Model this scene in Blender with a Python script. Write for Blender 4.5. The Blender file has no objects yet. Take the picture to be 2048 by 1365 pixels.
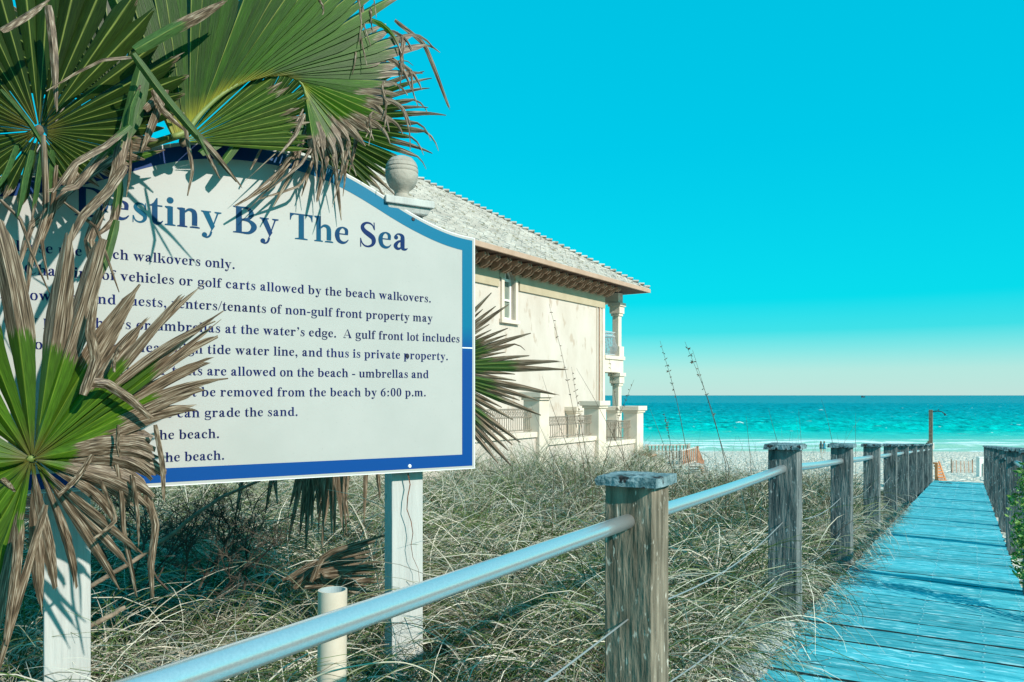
import bpy, bmesh, math, random
import numpy as np
from mathutils import Vector, Matrix, noise
random.seed(7); rng = np.random.default_rng(7)
S = bpy.context.scene
COL = S.collection
R_ = math.radians

# ------------------------------------------------------------------ camera, sky, sun, exposure
FPX = 1560.0; HZ = 791.0
TH = math.atan(914 / FPX)                       # the camera looks to the left of the boardwalk
CR = Vector((math.cos(TH), math.sin(TH), 0)); CF = Vector((-math.sin(TH), math.cos(TH), 0)); UP = Vector((0, 0, 1))
cam = bpy.data.cameras.new('camera'); camo = bpy.data.objects.new('camera', cam); COL.objects.link(camo)
camo.rotation_euler = (math.pi / 2, 0, TH)
cam.sensor_width = 36; cam.lens = FPX / 2048 * 36; cam.shift_y = 108.5 / 2048
cam.clip_start = 0.05; cam.clip_end = 60000
S.camera = camo

SUN_EL, SUN_AZ = 32, -13                           # azimuth measured from +X towards +Y
w = bpy.data.worlds.new('World'); S.world = w; w.use_nodes = True
nt = w.node_tree; nt.nodes.clear()
def N(t, typ, **kw):
    n = t.nodes.new(typ)
    for k, v in kw.items(): setattr(n, k, v)
    return n
out = N(nt, 'ShaderNodeOutputWorld'); bg = N(nt, 'ShaderNodeBackground'); bg.inputs[1].default_value = 0.10
sky = N(nt, 'ShaderNodeTexSky', sky_type='NISHITA'); sky.sun_disc = False
sky.sun_elevation = R_(SUN_EL); sky.sun_rotation = R_(90 - SUN_AZ); sky.altitude = 0
tint = N(nt, 'ShaderNodeMix', data_type='RGBA', blend_type='MULTIPLY'); tint.inputs[0].default_value = 1
tint.inputs[7].default_value = (0.0, 0.38, 0.36, 1)
tc = N(nt, 'ShaderNodeTexCoord'); sx = N(nt, 'ShaderNodeSeparateXYZ'); rp = N(nt, 'ShaderNodeValToRGB')
def lin(c):
    return tuple((x / 255 / 12.92) if x / 255 <= 0.04045 else (((x / 255) + 0.055) / 1.055) ** 2.4 for x in c) + (1,)
def ramp(node, stops):
    e = node.color_ramp.elements
    while len(e) > 1: e.remove(e[-1])
    e[0].position = stops[0][0]; e[0].color = stops[0][1]
    for p, c in stops[1:]:
        k = e.new(p); k.color = c
ramp(rp, [(0.0, lin((206, 225, 221))), (0.03, lin((193, 220, 218))), (0.055, lin((140, 214, 219))), (0.078, lin((70, 206, 218))),
          (0.115, lin((10, 204, 222))), (0.3, lin((0, 194, 224))), (0.55, lin((0, 190, 222))), (1.0, lin((40, 180, 222)))])
gain = N(nt, 'ShaderNodeMix', data_type='RGBA', blend_type='MULTIPLY'); gain.inputs[0].default_value = 1
gain.inputs[7].default_value = (7.5, 7.5, 7.5, 1)
add = N(nt, 'ShaderNodeMix', data_type='RGBA', blend_type='ADD'); add.inputs[0].default_value = 1
L = nt.links.new
L(sky.outputs[0], tint.inputs[6]); L(tc.outputs['Generated'], sx.inputs[0]); L(sx.outputs[2], rp.inputs[0])
L(rp.outputs[0], gain.inputs[6]); L(gain.outputs[2], add.inputs[6]); L(tint.outputs[2], add.inputs[7])
L(add.outputs[2], bg.inputs[0]); L(bg.outputs[0], out.inputs[0])
sun = bpy.data.lights.new('sun', 'SUN'); suno = bpy.data.objects.new('sun', sun); COL.objects.link(suno)
sun.energy = 5.0; sun.angle = R_(0.8); sun.color = (1.0, 0.92, 0.83)
_d = Vector((math.cos(R_(SUN_AZ)) * math.cos(R_(SUN_EL)), math.sin(R_(SUN_AZ)) * math.cos(R_(SUN_EL)), math.sin(R_(SUN_EL))))
suno.rotation_euler = _d.to_track_quat('Z', 'Y').to_euler(); suno.location = (10, 0, 12)
S.view_settings.view_transform = 'Standard'; S.view_settings.look = 'None'
S.view_settings.exposure = 0.22; S.view_settings.gamma = 1; S.view_settings.use_curve_mapping = False
S.cycles.max_bounces = 5; S.cycles.diffuse_bounces = 3; S.cycles.transparent_max_bounces = 4

# ------------------------------------------------------------------ helpers
def C(px, py, z): return CR * ((px - 1024) / FPX * z) + CF * z + UP * ((HZ - py) / FPX * z)
def tag(o, label=None, cat=None, group=None, kind=None):
    if label: o['label'] = label
    if cat: o['category'] = cat
    if group: o['group'] = group
    if kind: o['kind'] = kind
    return o
def empty(name, loc=(0, 0, 0), rz=0, parent=None):
    o = bpy.data.objects.new(name, None); COL.objects.link(o); o.location = loc; o.rotation_euler.z = rz
    o.empty_display_size = .1
    if parent: o.parent = parent
    return o
class MB:
    def __init__(s): s.v = []; s.f = []
    def add(s, vs, fs):
        b = len(s.v); s.v += [Vector(v) for v in vs]; s.f += [tuple(i + b for i in f) for f in fs]
    def box(s, c, size, rot=None, taper=1.0):
        hx, hy, hz = size[0] / 2, size[1] / 2, size[2] / 2; c = Vector(c); vs = []
        for z, k in ((-hz, 1), (hz, taper)):
            for x, y in ((-hx, -hy), (hx, -hy), (hx, hy), (-hx, hy)):
                p = Vector((x * k, y * k, z))
                if rot: p = rot @ p
                vs.append(p + c)
        s.add(vs, [(3, 2, 1, 0), (4, 5, 6, 7), (0, 1, 5, 4), (1, 2, 6, 5), (2, 3, 7, 6), (3, 0, 4, 7)])
    def bbox(s, x0, x1, y0, y1, z0, z1): s.box(((x0 + x1) / 2, (y0 + y1) / 2, (z0 + z1) / 2), (x1 - x0, y1 - y0, z1 - z0))
    def tube(s, pts, r, n=8, cap=True):
        pts = [Vector(p) for p in pts]; m = len(pts)
        rs = r if isinstance(r, (list, tuple)) else [r] * m
        vs = []; ref = None
        for i, p in enumerate(pts):
            t = (pts[min(i + 1, m - 1)] - pts[max(i - 1, 0)]).normalized()
            if ref is None: ref = t.orthogonal().normalized()
            a = (ref - t * ref.dot(t)).normalized(); ref = a; b = t.cross(a)
            for k in range(n):
                q = 2 * math.pi * k / n
                vs.append(p + (a * math.cos(q) + b * math.sin(q)) * rs[i])
        fs = [(i * n + k, i * n + (k + 1) % n, (i + 1) * n + (k + 1) % n, (i + 1) * n + k) for i in range(m - 1) for k in range(n)]
        if cap: fs += [tuple(range(n - 1, -1, -1)), tuple((m - 1) * n + k for k in range(n))]
        s.add(vs, fs)
    def lathe(s, c, prof, n=24):
        c = Vector(c); vs = []; m = len(prof)
        for r, z in prof:
            for k in range(n):
                q = 2 * math.pi * k / n; vs.append(c + Vector((r * math.cos(q), r * math.sin(q), z)))
        fs = [(i * n + k, i * n + (k + 1) % n, (i + 1) * n + (k + 1) % n, (i + 1) * n + k) for i in range(m - 1) for k in range(n)]
        fs += [tuple(range(n - 1, -1, -1)), tuple((m - 1) * n + k for k in range(n))]
        s.add(vs, fs)
    def obj(s, name, mat, parent=None, smooth=False, bevel=0, loc=None, rz=0):
        me = bpy.data.meshes.new(name); me.from_pydata([tuple(v) for v in s.v], [], s.f)
        if mat: me.materials.append(mat)
        if smooth:
            me.polygons.foreach_set('use_smooth', [True] * len(me.polygons))
        me.update()
        o = bpy.data.objects.new(name, me); COL.objects.link(o)
        if parent: o.parent = parent
        if loc is not None: o.location = loc
        o.rotation_euler.z = rz
        if bevel:
            b = o.modifiers.new('bevel', 'BEVEL'); b.width = bevel; b.segments = 2; b.limit_method = 'ANGLE'
        return o
def smooth_angle(o, deg=40):
    me = o.data
    me.polygons.foreach_set('use_smooth', [True] * len(me.polygons))
    try: me.set_sharp_from_angle(angle=R_(deg))
    except Exception: pass
def catmull(pts, n):
    pts = [Vector(p) for p in pts]
    if len(pts) < 3:
        return [pts[0].lerp(pts[-1], i / (n - 1)) for i in range(n)]
    P = [pts[0] * 2 - pts[1]] + pts + [pts[-1] * 2 - pts[-2]]; res = []; m = len(pts) - 1
    for i in range(n):
        u = i / (n - 1) * m; k = min(int(u), m - 1); t = u - k
        a, b, c, d = P[k:k + 4]
        res.append(0.5 * ((2 * b) + (c - a) * t + (2 * a - 5 * b + 4 * c - d) * t * t + (3 * b - a - 3 * c + d) * t ** 3))
    return res

# ------------------------------------------------------------------ materials
def mat(name, c1, c2=None, scale=5, rough=.7, metal=0, bump=0, bscale=None, stretch=(1, 1, 1), c3=None, s3=30, t3=.6, rnd=0, spec=.3, detail=6, coords='Object', lo=.35, hi=.65):
    m = bpy.data.materials.new(name); m.use_nodes = True; t = m.node_tree; b = t.nodes['Principled BSDF']
    b.inputs['Roughness'].default_value = rough; b.inputs['Metallic'].default_value = metal
    b.inputs['Specular IOR Level'].default_value = spec
    tcn = N(t, 'ShaderNodeTexCoord'); mp = N(t, 'ShaderNodeMapping'); mp.inputs['Scale'].default_value = stretch
    t.links.new(tcn.outputs[coords], mp.inputs[0])
    oi = N(t, 'ShaderNodeObjectInfo')
    av = N(t, 'ShaderNodeVectorMath', operation='ADD'); cm = N(t, 'ShaderNodeVectorMath', operation='SCALE')
    cb = N(t, 'ShaderNodeCombineXYZ'); t.links.new(oi.outputs['Random'], cb.inputs[0]); t.links.new(oi.outputs['Random'], cb.inputs[1])
    cm.inputs['Scale'].default_value = 31.0; t.links.new(cb.outputs[0], cm.inputs[0])
    t.links.new(mp.outputs[0], av.inputs[0]); t.links.new(cm.outputs[0], av.inputs[1]); V = av.outputs[0]
    col = None
    if c2:
        n = N(t, 'ShaderNodeTexNoise'); n.inputs['Scale'].default_value = scale; n.inputs['Detail'].default_value = detail
        n.inputs['Roughness'].default_value = .6
        t.links.new(V, n.inputs[0]); r = N(t, 'ShaderNodeValToRGB'); ramp(r, [(lo, tuple(c1) + (1,)), (hi, tuple(c2) + (1,))])
        t.links.new(n.outputs[0], r.inputs[0]); col = r.outputs[0]
    else:
        rgb = N(t, 'ShaderNodeRGB'); rgb.outputs[0].default_value = tuple(c1) + (1,); col = rgb.outputs[0]
    if c3:
        if stretch[2] < 1 and stretch[0] > 5:
            mq = N(t, 'ShaderNodeMapping'); mq.inputs['Scale'].default_value = (3.2, 3.2, 1.1); t.links.new(av.outputs[0], mq.inputs[0]); t.links.new(tcn.outputs[coords], mq.inputs[0]); V3 = mq.outputs[0]
        else: V3 = V
        n = N(t, 'ShaderNodeTexNoise'); n.inputs['Scale'].default_value = s3; n.inputs['Detail'].default_value = 5
        t.links.new(V3, n.inputs[0]); r = N(t, 'ShaderNodeValToRGB'); ramp(r, [(t3, (0, 0, 0, 1)), (t3 + .06, (1, 1, 1, 1))])
        t.links.new(n.outputs[0], r.inputs[0]); mx = N(t, 'ShaderNodeMix', data_type='RGBA')
        t.links.new(r.outputs[0], mx.inputs[0]); t.links.new(col, mx.inputs[6]); mx.inputs[7].default_value = tuple(c3) + (1,)
        col = mx.outputs[2]
    if rnd:
        mr = N(t, 'ShaderNodeMapRange'); mr.inputs[3].default_value = 1 - rnd; mr.inputs[4].default_value = 1 + rnd
        t.links.new(oi.outputs['Random'], mr.inputs[0]); vm = N(t, 'ShaderNodeVectorMath', operation='SCALE')
        t.links.new(col, vm.inputs[0]); t.links.new(mr.outputs[0], vm.inputs['Scale']); col = vm.outputs[0]
    t.links.new(col, b.inputs['Base Color'])
    if bump:
        n = N(t, 'ShaderNodeTexNoise'); n.inputs['Scale'].default_value = bscale or scale * 3; n.inputs['Detail'].default_value = 5
        t.links.new(V, n.inputs[0]); bp = N(t, 'ShaderNodeBump'); bp.inputs['Strength'].default_value = bump; bp.inputs['Distance'].default_value = .01
        t.links.new(n.outputs[0], bp.inputs['Height']); t.links.new(bp.outputs[0], b.inputs['Normal'])
    return m
def attr_mat(name, rough=.6, transl=.25, dry=False, spec=.25):
    m = bpy.data.materials.new(name); m.use_nodes = True; t = m.node_tree; b = t.nodes['Principled BSDF']; o = t.nodes['Material Output']
    b.inputs['Roughness'].default_value = rough; b.inputs['Specular IOR Level'].default_value = spec
    a = N(t, 'ShaderNodeAttribute'); a.attribute_name = 'tone'; col = a.outputs['Color']
    if dry:
        uv = N(t, 'ShaderNodeUVMap'); mp = N(t, 'ShaderNodeMapping'); mp.inputs['Scale'].default_value = (30, 3, 1)
        oi = N(t, 'ShaderNodeObjectInfo'); cb = N(t, 'ShaderNodeCombineXYZ'); t.links.new(oi.outputs['Random'], cb.inputs[2])
        sc = N(t, 'ShaderNodeVectorMath', operation='SCALE'); sc.inputs['Scale'].default_value = 40; t.links.new(cb.outputs[0], sc.inputs[0])
        ad = N(t, 'ShaderNodeVectorMath', operation='ADD'); t.links.new(uv.outputs[0], mp.inputs[0]); t.links.new(mp.outputs[0], ad.inputs[0]); t.links.new(sc.outputs[0], ad.inputs[1])
        n1 = N(t, 'ShaderNodeTexNoise'); n1.inputs['Scale'].default_value = 1.3; n1.inputs['Detail'].default_value = 5; t.links.new(ad.outputs[0], n1.inputs[0])
        st = N(t, 'ShaderNodeMapRange'); st.inputs[1].default_value = .3; st.inputs[2].default_value = .7; st.inputs[3].default_value = .6; st.inputs[4].default_value = 1.5
        t.links.new(n1.outputs[0], st.inputs[0]); v1 = N(t, 'ShaderNodeVectorMath', operation='SCALE'); t.links.new(col, v1.inputs[0]); t.links.new(st.outputs[0], v1.inputs['Scale'])
        n2 = N(t, 'ShaderNodeTexNoise'); n2.inputs['Scale'].default_value = .8; n2.inputs['Detail'].default_value = 7; t.links.new(ad.outputs[0], n2.inputs[0])
        br = N(t, 'ShaderNodeValToRGB'); ramp(br, [(.34, (.03, .02, .012, 1)), (.44, (.12, .082, .05, 1)), (.55, (.24, .17, .11, 1)), (.68, (.52, .44, .33, 1))]); t.links.new(n2.outputs[0], br.inputs[0])
        d = N(t, 'ShaderNodeAttribute'); d.attribute_name = 'dry'
        n3 = N(t, 'ShaderNodeTexNoise'); n3.inputs['Scale'].default_value = 1.0; n3.inputs['Detail'].default_value = 3; t.links.new(ad.outputs[0], n3.inputs[0])
        s1 = N(t, 'ShaderNodeMath', operation='MULTIPLY_ADD'); s1.inputs[1].default_value = .5; t.links.new(n3.outputs[0], s1.inputs[0]); t.links.new(d.outputs['Fac'], s1.inputs[2])
        mr = N(t, 'ShaderNodeMapRange'); mr.inputs[1].default_value = .24; mr.inputs[2].default_value = .30; t.links.new(s1.outputs[0], mr.inputs[0])
        mx = N(t, 'ShaderNodeMix', data_type='RGBA'); t.links.new(mr.outputs[0], mx.inputs[0]); t.links.new(v1.outputs[0], mx.inputs[6]); t.links.new(br.outputs[0], mx.inputs[7]); col = mx.outputs[2]
        bp = N(t, 'ShaderNodeBump'); bp.inputs['Strength'].default_value = .25; bp.inputs['Distance'].default_value = .002
        t.links.new(n1.outputs[0], bp.inputs['Height']); t.links.new(bp.outputs[0], b.inputs['Normal'])
    t.links.new(col, b.inputs['Base Color'])
    if transl:
        tr = N(t, 'ShaderNodeBsdfTranslucent'); ms = N(t, 'ShaderNodeMixShader'); ms.inputs[0].default_value = transl
        t.links.new(col, tr.inputs[0]); t.links.new(b.outputs[0], ms.inputs[1]); t.links.new(tr.outputs[0], ms.inputs[2]); t.links.new(ms.outputs[0], o.inputs[0])
    return m

M = {}
M['deck'] = mat('weathered_turquoise_board', (.012, .26, .32), (.10, .48, .54), scale=5, stretch=(1.0, 5, 5), rough=.75, bump=.35, bscale=30, c3=(.30, .62, .67), s3=9, t3=.58, rnd=.20, detail=8)
M['deckgapshade'] = mat('gap_shade_board_edge', (.015, .03, .035), (.04, .07, .075), scale=20, rough=.9)  # board sides coloured dark to stand in for shade in the gaps
M['screw'] = mat('screw_head', (.75, .8, .8), rough=.4, metal=.3)
M['post'] = mat('weathered_post_wood', (.09, .075, .05), (.29, .24, .175), scale=5, stretch=(6, 6, .9), rough=.85, bump=1.0, bscale=12, c3=(.50, .46, .38), s3=24, t3=.63, detail=8)
M['post2'] = mat('weathered_blue_grey_post_wood', (.045, .06, .062), (.20, .215, .205), scale=5, stretch=(6, 6, .9), rough=.85, bump=1.0, bscale=12, c3=(.38, .41, .40), s3=24, t3=.63, detail=8)
M['cap'] = mat('lichened_cap', (.06, .12, .13), (.24, .34, .36), scale=16, rough=.9, bump=1.2, bscale=60, c3=(.02, .02, .02), s3=28, t3=.56)
M['galv'] = mat('galvanised_pipe', (.66, .71, .72), (.76, .79, .79), scale=240, rough=.28, metal=.8, bump=.02, bscale=150)
M['cable'] = mat('grey_cable', (.22, .25, .25), rough=.5)
M['sign'] = mat('sign_face', (.385, .39, .365), (.42, .42, .395), scale=3, rough=.35, bump=.03, bscale=200, spec=.3, c3=(.35, .355, .33), s3=160, t3=.66)
M['edge'] = mat('sign_edge', (.75, .76, .74), rough=.5)
M['navy'] = mat('navy_vinyl', (.003, .008, .060), (.004, .014, .10), scale=2, rough=.5, spec=.06)
M['black'] = mat('dark_metal', (.02, .02, .025), rough=.5)
M['signpost'] = mat('painted_signpost', (.40, .41, .39), (.50, .51, .48), scale=3, stretch=(6, 6, .5), rough=.6, bump=.5, bscale=14, c3=(.36, .38, .34), s3=7, t3=.68)
M['finial'] = mat('aged_finial', (.30, .28, .235), (.40, .375, .32), scale=9, rough=.7, bump=.4, bscale=40)
M['rust'] = mat('rust_crack', (.18, .07, .03), (.04, .025, .02), scale=40, rough=.9)
M['pvc'] = mat('pvc_pipe', (.54, .46, .36), (.60, .52, .42), scale=12, rough=.4, c3=(.45, .36, .26), s3=90, t3=.72)
M['pvcin'] = mat('pvc_inner', (.35, .42, .42), rough=.6)
M['stucco'] = mat('cream_stucco', (.50, .435, .37), (.58, .52, .46), scale=.9, stretch=(1, 1, .5), rough=.9, bump=.5, bscale=30, c3=(.44, .36, .29), s3=2.6, t3=.59, detail=9)
M['trim'] = mat('stucco_trim', (.62, .53, .43), (.70, .62, .51), scale=2, rough=.9)
M['frieze'] = mat('frieze_band', (.40, .34, .23), (.46, .39, .27), scale=2, rough=.9)
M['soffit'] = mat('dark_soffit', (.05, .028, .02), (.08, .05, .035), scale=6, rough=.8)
M['corbel'] = mat('corbel_wood', (.30, .18, .12), (.40, .26, .18), scale=6, rough=.8)
M['fascia'] = mat('peach_fascia', (.40, .27, .19), (.46, .32, .235), scale=2, rough=.7)
M['tile'] = mat('roof_tile', (.32, .30, .265), (.50, .475, .425), scale=1.6, rough=.85, bump=.6, bscale=20, c3=(.24, .22, .16), s3=3.5, t3=.58, detail=10)
M['glass'] = mat('window_glass', (.16, .20, .17), (.22, .25, .20), scale=1, rough=.08, spec=.5)
M['white'] = mat('white_frame', (.78, .77, .72), rough=.5)
M['iron'] = mat('painted_ironwork', (.20, .165, .13), (.27, .23, .18), scale=9, rough=.5)
M['ironblue'] = mat('pale_ironwork', (.45, .50, .52), rough=.5)
M['oldwood'] = mat('grey_plank', (.36, .35, .31), (.52, .50, .45), scale=4, stretch=(1, 1, 4), rough=.85, bump=.5, bscale=20)
M['redwood'] = mat('reddish_plank', (.36, .17, .10), (.50, .27, .17), scale=5, rough=.8)
M['orange'] = mat('orange_brown_plank', (.50, .19, .07), (.62, .28, .12), scale=5, rough=.8)
M['brick'] = mat('pink_brick', (.58, .30, .20), (.66, .42, .31), scale=6, rough=.9)
M['twig'] = mat('dead_twig', (.035, .025, .02), (.11, .085, .06), scale=10, rough=.9)
M['bark'] = mat('palm_bark', (.09, .065, .04), (.22, .17, .11), scale=8, rough=.95, bump=1.5, bscale=18)
M['branch'] = mat('grey_branch', (.12, .09, .06), (.28, .22, .16), scale=10, stretch=(2, 2, 2), rough=.9, bump=.6)
M['skin'] = mat('skin', (.45, .25, .17), rough=.6); M['hair'] = mat('hair', (.10, .05, .02), rough=.7)
M['teal'] = mat('teal_cloth', (.02, .22, .30), rough=.8); M['dkteal'] = mat('dark_cloth', (.03, .10, .11), rough=.8)
M['palm'] = attr_mat('palm_leaf', rough=.42, transl=.30, dry=True, spec=.22)
M['grass'] = attr_mat('dune_grass', rough=.6, transl=.2)
M['leaf'] = attr_mat('shrub_leaf', rough=.45, transl=.25)
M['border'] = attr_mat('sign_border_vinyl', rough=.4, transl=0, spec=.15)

# ------------------------------------------------------------------ the ground: dunes and beach in one sheet
SH = Vector((-math.sin(R_(29.0)), math.cos(R_(29.0))))          # the way down to the water
GP = [(-400, -1.22), (3.9, -1.22), (20, -2.27), (27, -2.85), (50, -4.9), (80, -6.9), (110, -8.2), (118, -8.52), (140, -9.3), (260, -16), (2000, -30)]
def gprof(c):
    return float(np.interp(c, [a for a, b in GP], [b for a, b in GP]))
def deckz(Y): return -.9136 - .195 - .0 if False else (-.0236 - .0542 * max(Y, 4.1) - .89 if Y > 4.1 else -1.136 + .0115 * (4.1 - Y))
MOUND = [(C(1290, 900, 26.0).xy, .9, .75), (C(1120, 900, 13).xy, 3.5, .2), (C(700, 900, 9).xy, 3.0, .15)]
def gz(x, y):
    c = x * SH.x + y * SH.y
    z = gprof(c)
    k = 0 if x > -1.0 and x < .6 else min(1, (abs(x + .2) - .8) / 1.0)
    if c < 60: z += k * (.13 * noise.noise((x * .45, y * .45, 0)) + .06 * noise.noise((x * 1.3, y * 1.3, 5)))
    elif c < 112: z += .10 * noise.noise((x * .5, y * .5, 0))
    if -1.6 < x < 1.0 and -2 < y < 22: 
        d = deckz(y) - .075
        z = d + (z - d) * max(0, min(1, (abs(x + .23) - .65) / .7))
    for (m, r, h) in MOUND:
        q = ((x - m.x) ** 2 + (y - m.y) ** 2) / (r * r)
        if q < 6: z += h * math.exp(-q)
    return z
def axis(segs):
    a = []
    for s, e, st in segs: a += list(np.arange(s, e, st))
    return a + [segs[-1][1]]
xs = axis([(-2500, -300, 220), (-300, -60, 20), (-60, -22, 2), (-22, 3, .3), (3, 12, 1), (12, 60, 4), (60, 300, 24), (300, 1500, 200)])
ys = axis([(-900, -50, 80), (-50, -2, 4), (-2, 34, .3), (34, 150, 2), (150, 500, 30), (500, 2500, 400)])
b = MB(); nx, ny = len(xs), len(ys)
vv = [(x, y, gz(x, y)) for y in ys for x in xs]
ff = [(j * nx + i, j * nx + i + 1, (j + 1) * nx + i + 1, (j + 1) * nx + i) for j in range(ny - 1) for i in range(nx - 1)]
me = bpy.data.meshes.new('ground'); me.from_pydata(vv, [], ff); me.polygons.foreach_set('use_smooth', [True] * len(ff))
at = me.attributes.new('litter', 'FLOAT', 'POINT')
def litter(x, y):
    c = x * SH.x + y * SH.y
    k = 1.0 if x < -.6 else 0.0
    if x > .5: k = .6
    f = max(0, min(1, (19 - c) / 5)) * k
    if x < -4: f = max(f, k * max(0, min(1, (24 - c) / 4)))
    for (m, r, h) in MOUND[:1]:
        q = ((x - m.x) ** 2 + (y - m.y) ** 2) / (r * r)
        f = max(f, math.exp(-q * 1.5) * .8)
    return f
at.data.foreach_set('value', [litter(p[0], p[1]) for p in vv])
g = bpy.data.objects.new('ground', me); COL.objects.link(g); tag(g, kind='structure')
m = bpy.data.materials.new('sand'); m.use_nodes = True; t = m.node_tree; bs = t.nodes['Principled BSDF']; bs.inputs['Roughness'].default_value = .95; bs.inputs['Specular IOR Level'].default_value = .1
tcn = N(t, 'ShaderNodeTexCoord'); n1 = N(t, 'ShaderNodeTexNoise'); n1.inputs['Scale'].default_value = 2.6; n1.inputs['Detail'].default_value = 8; n1.inputs['Roughness'].default_value = .65
t.links.new(tcn.outputs['Object'], n1.inputs[0])
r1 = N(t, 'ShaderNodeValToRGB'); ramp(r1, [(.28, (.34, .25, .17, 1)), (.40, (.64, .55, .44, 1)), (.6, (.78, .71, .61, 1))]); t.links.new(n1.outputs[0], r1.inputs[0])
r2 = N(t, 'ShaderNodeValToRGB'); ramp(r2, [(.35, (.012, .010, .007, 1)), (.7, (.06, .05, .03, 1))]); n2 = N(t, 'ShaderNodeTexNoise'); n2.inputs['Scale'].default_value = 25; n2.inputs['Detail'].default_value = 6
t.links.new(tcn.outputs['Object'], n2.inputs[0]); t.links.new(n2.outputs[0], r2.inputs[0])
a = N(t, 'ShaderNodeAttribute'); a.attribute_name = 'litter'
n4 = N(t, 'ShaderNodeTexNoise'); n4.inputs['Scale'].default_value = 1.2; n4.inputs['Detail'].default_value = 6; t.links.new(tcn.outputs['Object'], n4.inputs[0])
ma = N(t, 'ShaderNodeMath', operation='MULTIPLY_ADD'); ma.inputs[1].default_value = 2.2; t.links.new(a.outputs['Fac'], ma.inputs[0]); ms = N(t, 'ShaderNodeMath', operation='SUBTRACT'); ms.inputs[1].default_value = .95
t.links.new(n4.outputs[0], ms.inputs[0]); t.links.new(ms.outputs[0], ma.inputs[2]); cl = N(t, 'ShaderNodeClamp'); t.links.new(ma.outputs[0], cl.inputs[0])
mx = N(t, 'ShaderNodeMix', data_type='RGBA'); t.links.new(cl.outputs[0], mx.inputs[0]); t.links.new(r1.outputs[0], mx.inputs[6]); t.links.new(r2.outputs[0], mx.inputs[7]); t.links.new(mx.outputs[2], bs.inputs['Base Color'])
vo = N(t, 'ShaderNodeTexNoise'); vo.inputs['Scale'].default_value = 3.2; vo.inputs['Detail'].default_value = 4; t.links.new(tcn.outputs['Object'], vo.inputs[0])
bp = N(t, 'ShaderNodeBump'); bp.inputs['Strength'].default_value = 1.0; bp.inputs['Distance'].default_value = .45; t.links.new(vo.outputs[0], bp.inputs['Height']); t.links.new(bp.outputs[0], bs.inputs['Normal'])
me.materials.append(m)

# ------------------------------------------------------------------ the sea
SEAZ = -8.5
phi = np.concatenate([np.linspace(-72, -40, 12)[:-1], np.linspace(-40, 40, 460), np.linspace(40, 72, 12)[1:]])
cc_ = [98.0]
while cc_[-1] < 900: cc_.append(cc_[-1] * 1.0045)
while cc_[-1] < 45000: cc_.append(cc_[-1] * 1.12)
cc_ = np.array(cc_); tp = np.tan(np.radians(phi)); XX = cc_[:, None] * tp[None, :]; CC = np.repeat(cc_[:, None], len(phi), 1); ZZ = np.zeros_like(XX)
rs = np.random.default_rng(12)
for i in range(26):
    wl = rs.uniform(3.2, 17); a_ = rs.normal(math.pi / 2 + .35, .55); k = 2 * math.pi / wl; ph = rs.uniform(0, 6.28)
    sn = np.sin(k * (XX * math.cos(a_) + CC * math.sin(a_)) + ph + .8 * np.sin(XX * .05 * (i % 4 + 1) + ph))
    ZZ += (.0125 * wl) * ((1 - np.abs(sn)) ** 1.5 - .4)
dc = CC * .0045
ZZ *= np.clip((CC - 150) / 60, .06, 1) * np.clip((1400 - CC) / 700, 0, 1)
for c0, amp, wd in ((134, .42, 2.2), (147, .28, 3), (163, .25, 3.5), (126, .10, 1.4)):
    wob = 3 * np.sin(XX * .05 + c0) + 1.2 * np.sin(XX * .21 + c0 * 2)
    ZZ += amp * (.6 + .4 * np.sin(XX * .09 + c0)) * np.exp(-((CC - c0 - wob) / wd) ** 2)
ZZ += SEAZ; nx = len(phi); ny = len(cc_)
sv = np.stack([XX, CC, ZZ], -1).reshape(-1, 3)
J, I = np.meshgrid(np.arange(ny - 1), np.arange(nx - 1), indexing='ij'); A0 = J * nx + I
SFc = np.stack([A0, A0 + 1, A0 + nx + 1, A0 + nx], -1).reshape(-1, 4)
def fastmesh(name, V, F, smooth=True):
    me = bpy.data.meshes.new(name); me.vertices.add(len(V)); me.vertices.foreach_set('co', V.reshape(-1)); me.loops.add(F.size); me.loops.foreach_set('vertex_index', F.reshape(-1).astype(np.int32))
    me.polygons.add(len(F)); me.polygons.foreach_set('loop_start', (np.arange(len(F)) * 4).astype(np.int32)); me.polygons.foreach_set('loop_total', np.full(len(F), 4, np.int32)); me.update(calc_edges=True)
    me.polygons.foreach_set('use_smooth', [smooth] * len(F)); return me
me = fastmesh('sea', sv, SFc)
sea = bpy.data.objects.new('sea', me); COL.objects.link(sea); sea.rotation_euler.z = R_(29.0); tag(sea, kind='structure')
m = bpy.data.materials.new('sea_water'); m.use_nodes = True; t = m.node_tree; bs = t.nodes['Principled BSDF']; bs.inputs['Roughness'].default_value = .30; bs.inputs['Specular IOR Level'].default_value = .30
tcn = N(t, 'ShaderNodeTexCoord'); sp = N(t, 'ShaderNodeSeparateXYZ'); t.links.new(tcn.outputs['Object'], sp.inputs[0])
nb = N(t, 'ShaderNodeTexNoise'); nb.inputs['Scale'].default_value = .02; nb.inputs['Detail'].default_value = 4; t.links.new(tcn.outputs['Object'], nb.inputs[0])
wob = N(t, 'ShaderNodeMath', operation='MULTIPLY_ADD'); wob.inputs[1].default_value = 22; t.links.new(nb.outputs[0], wob.inputs[0]); t.links.new(sp.outputs[1], wob.inputs[2])
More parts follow.
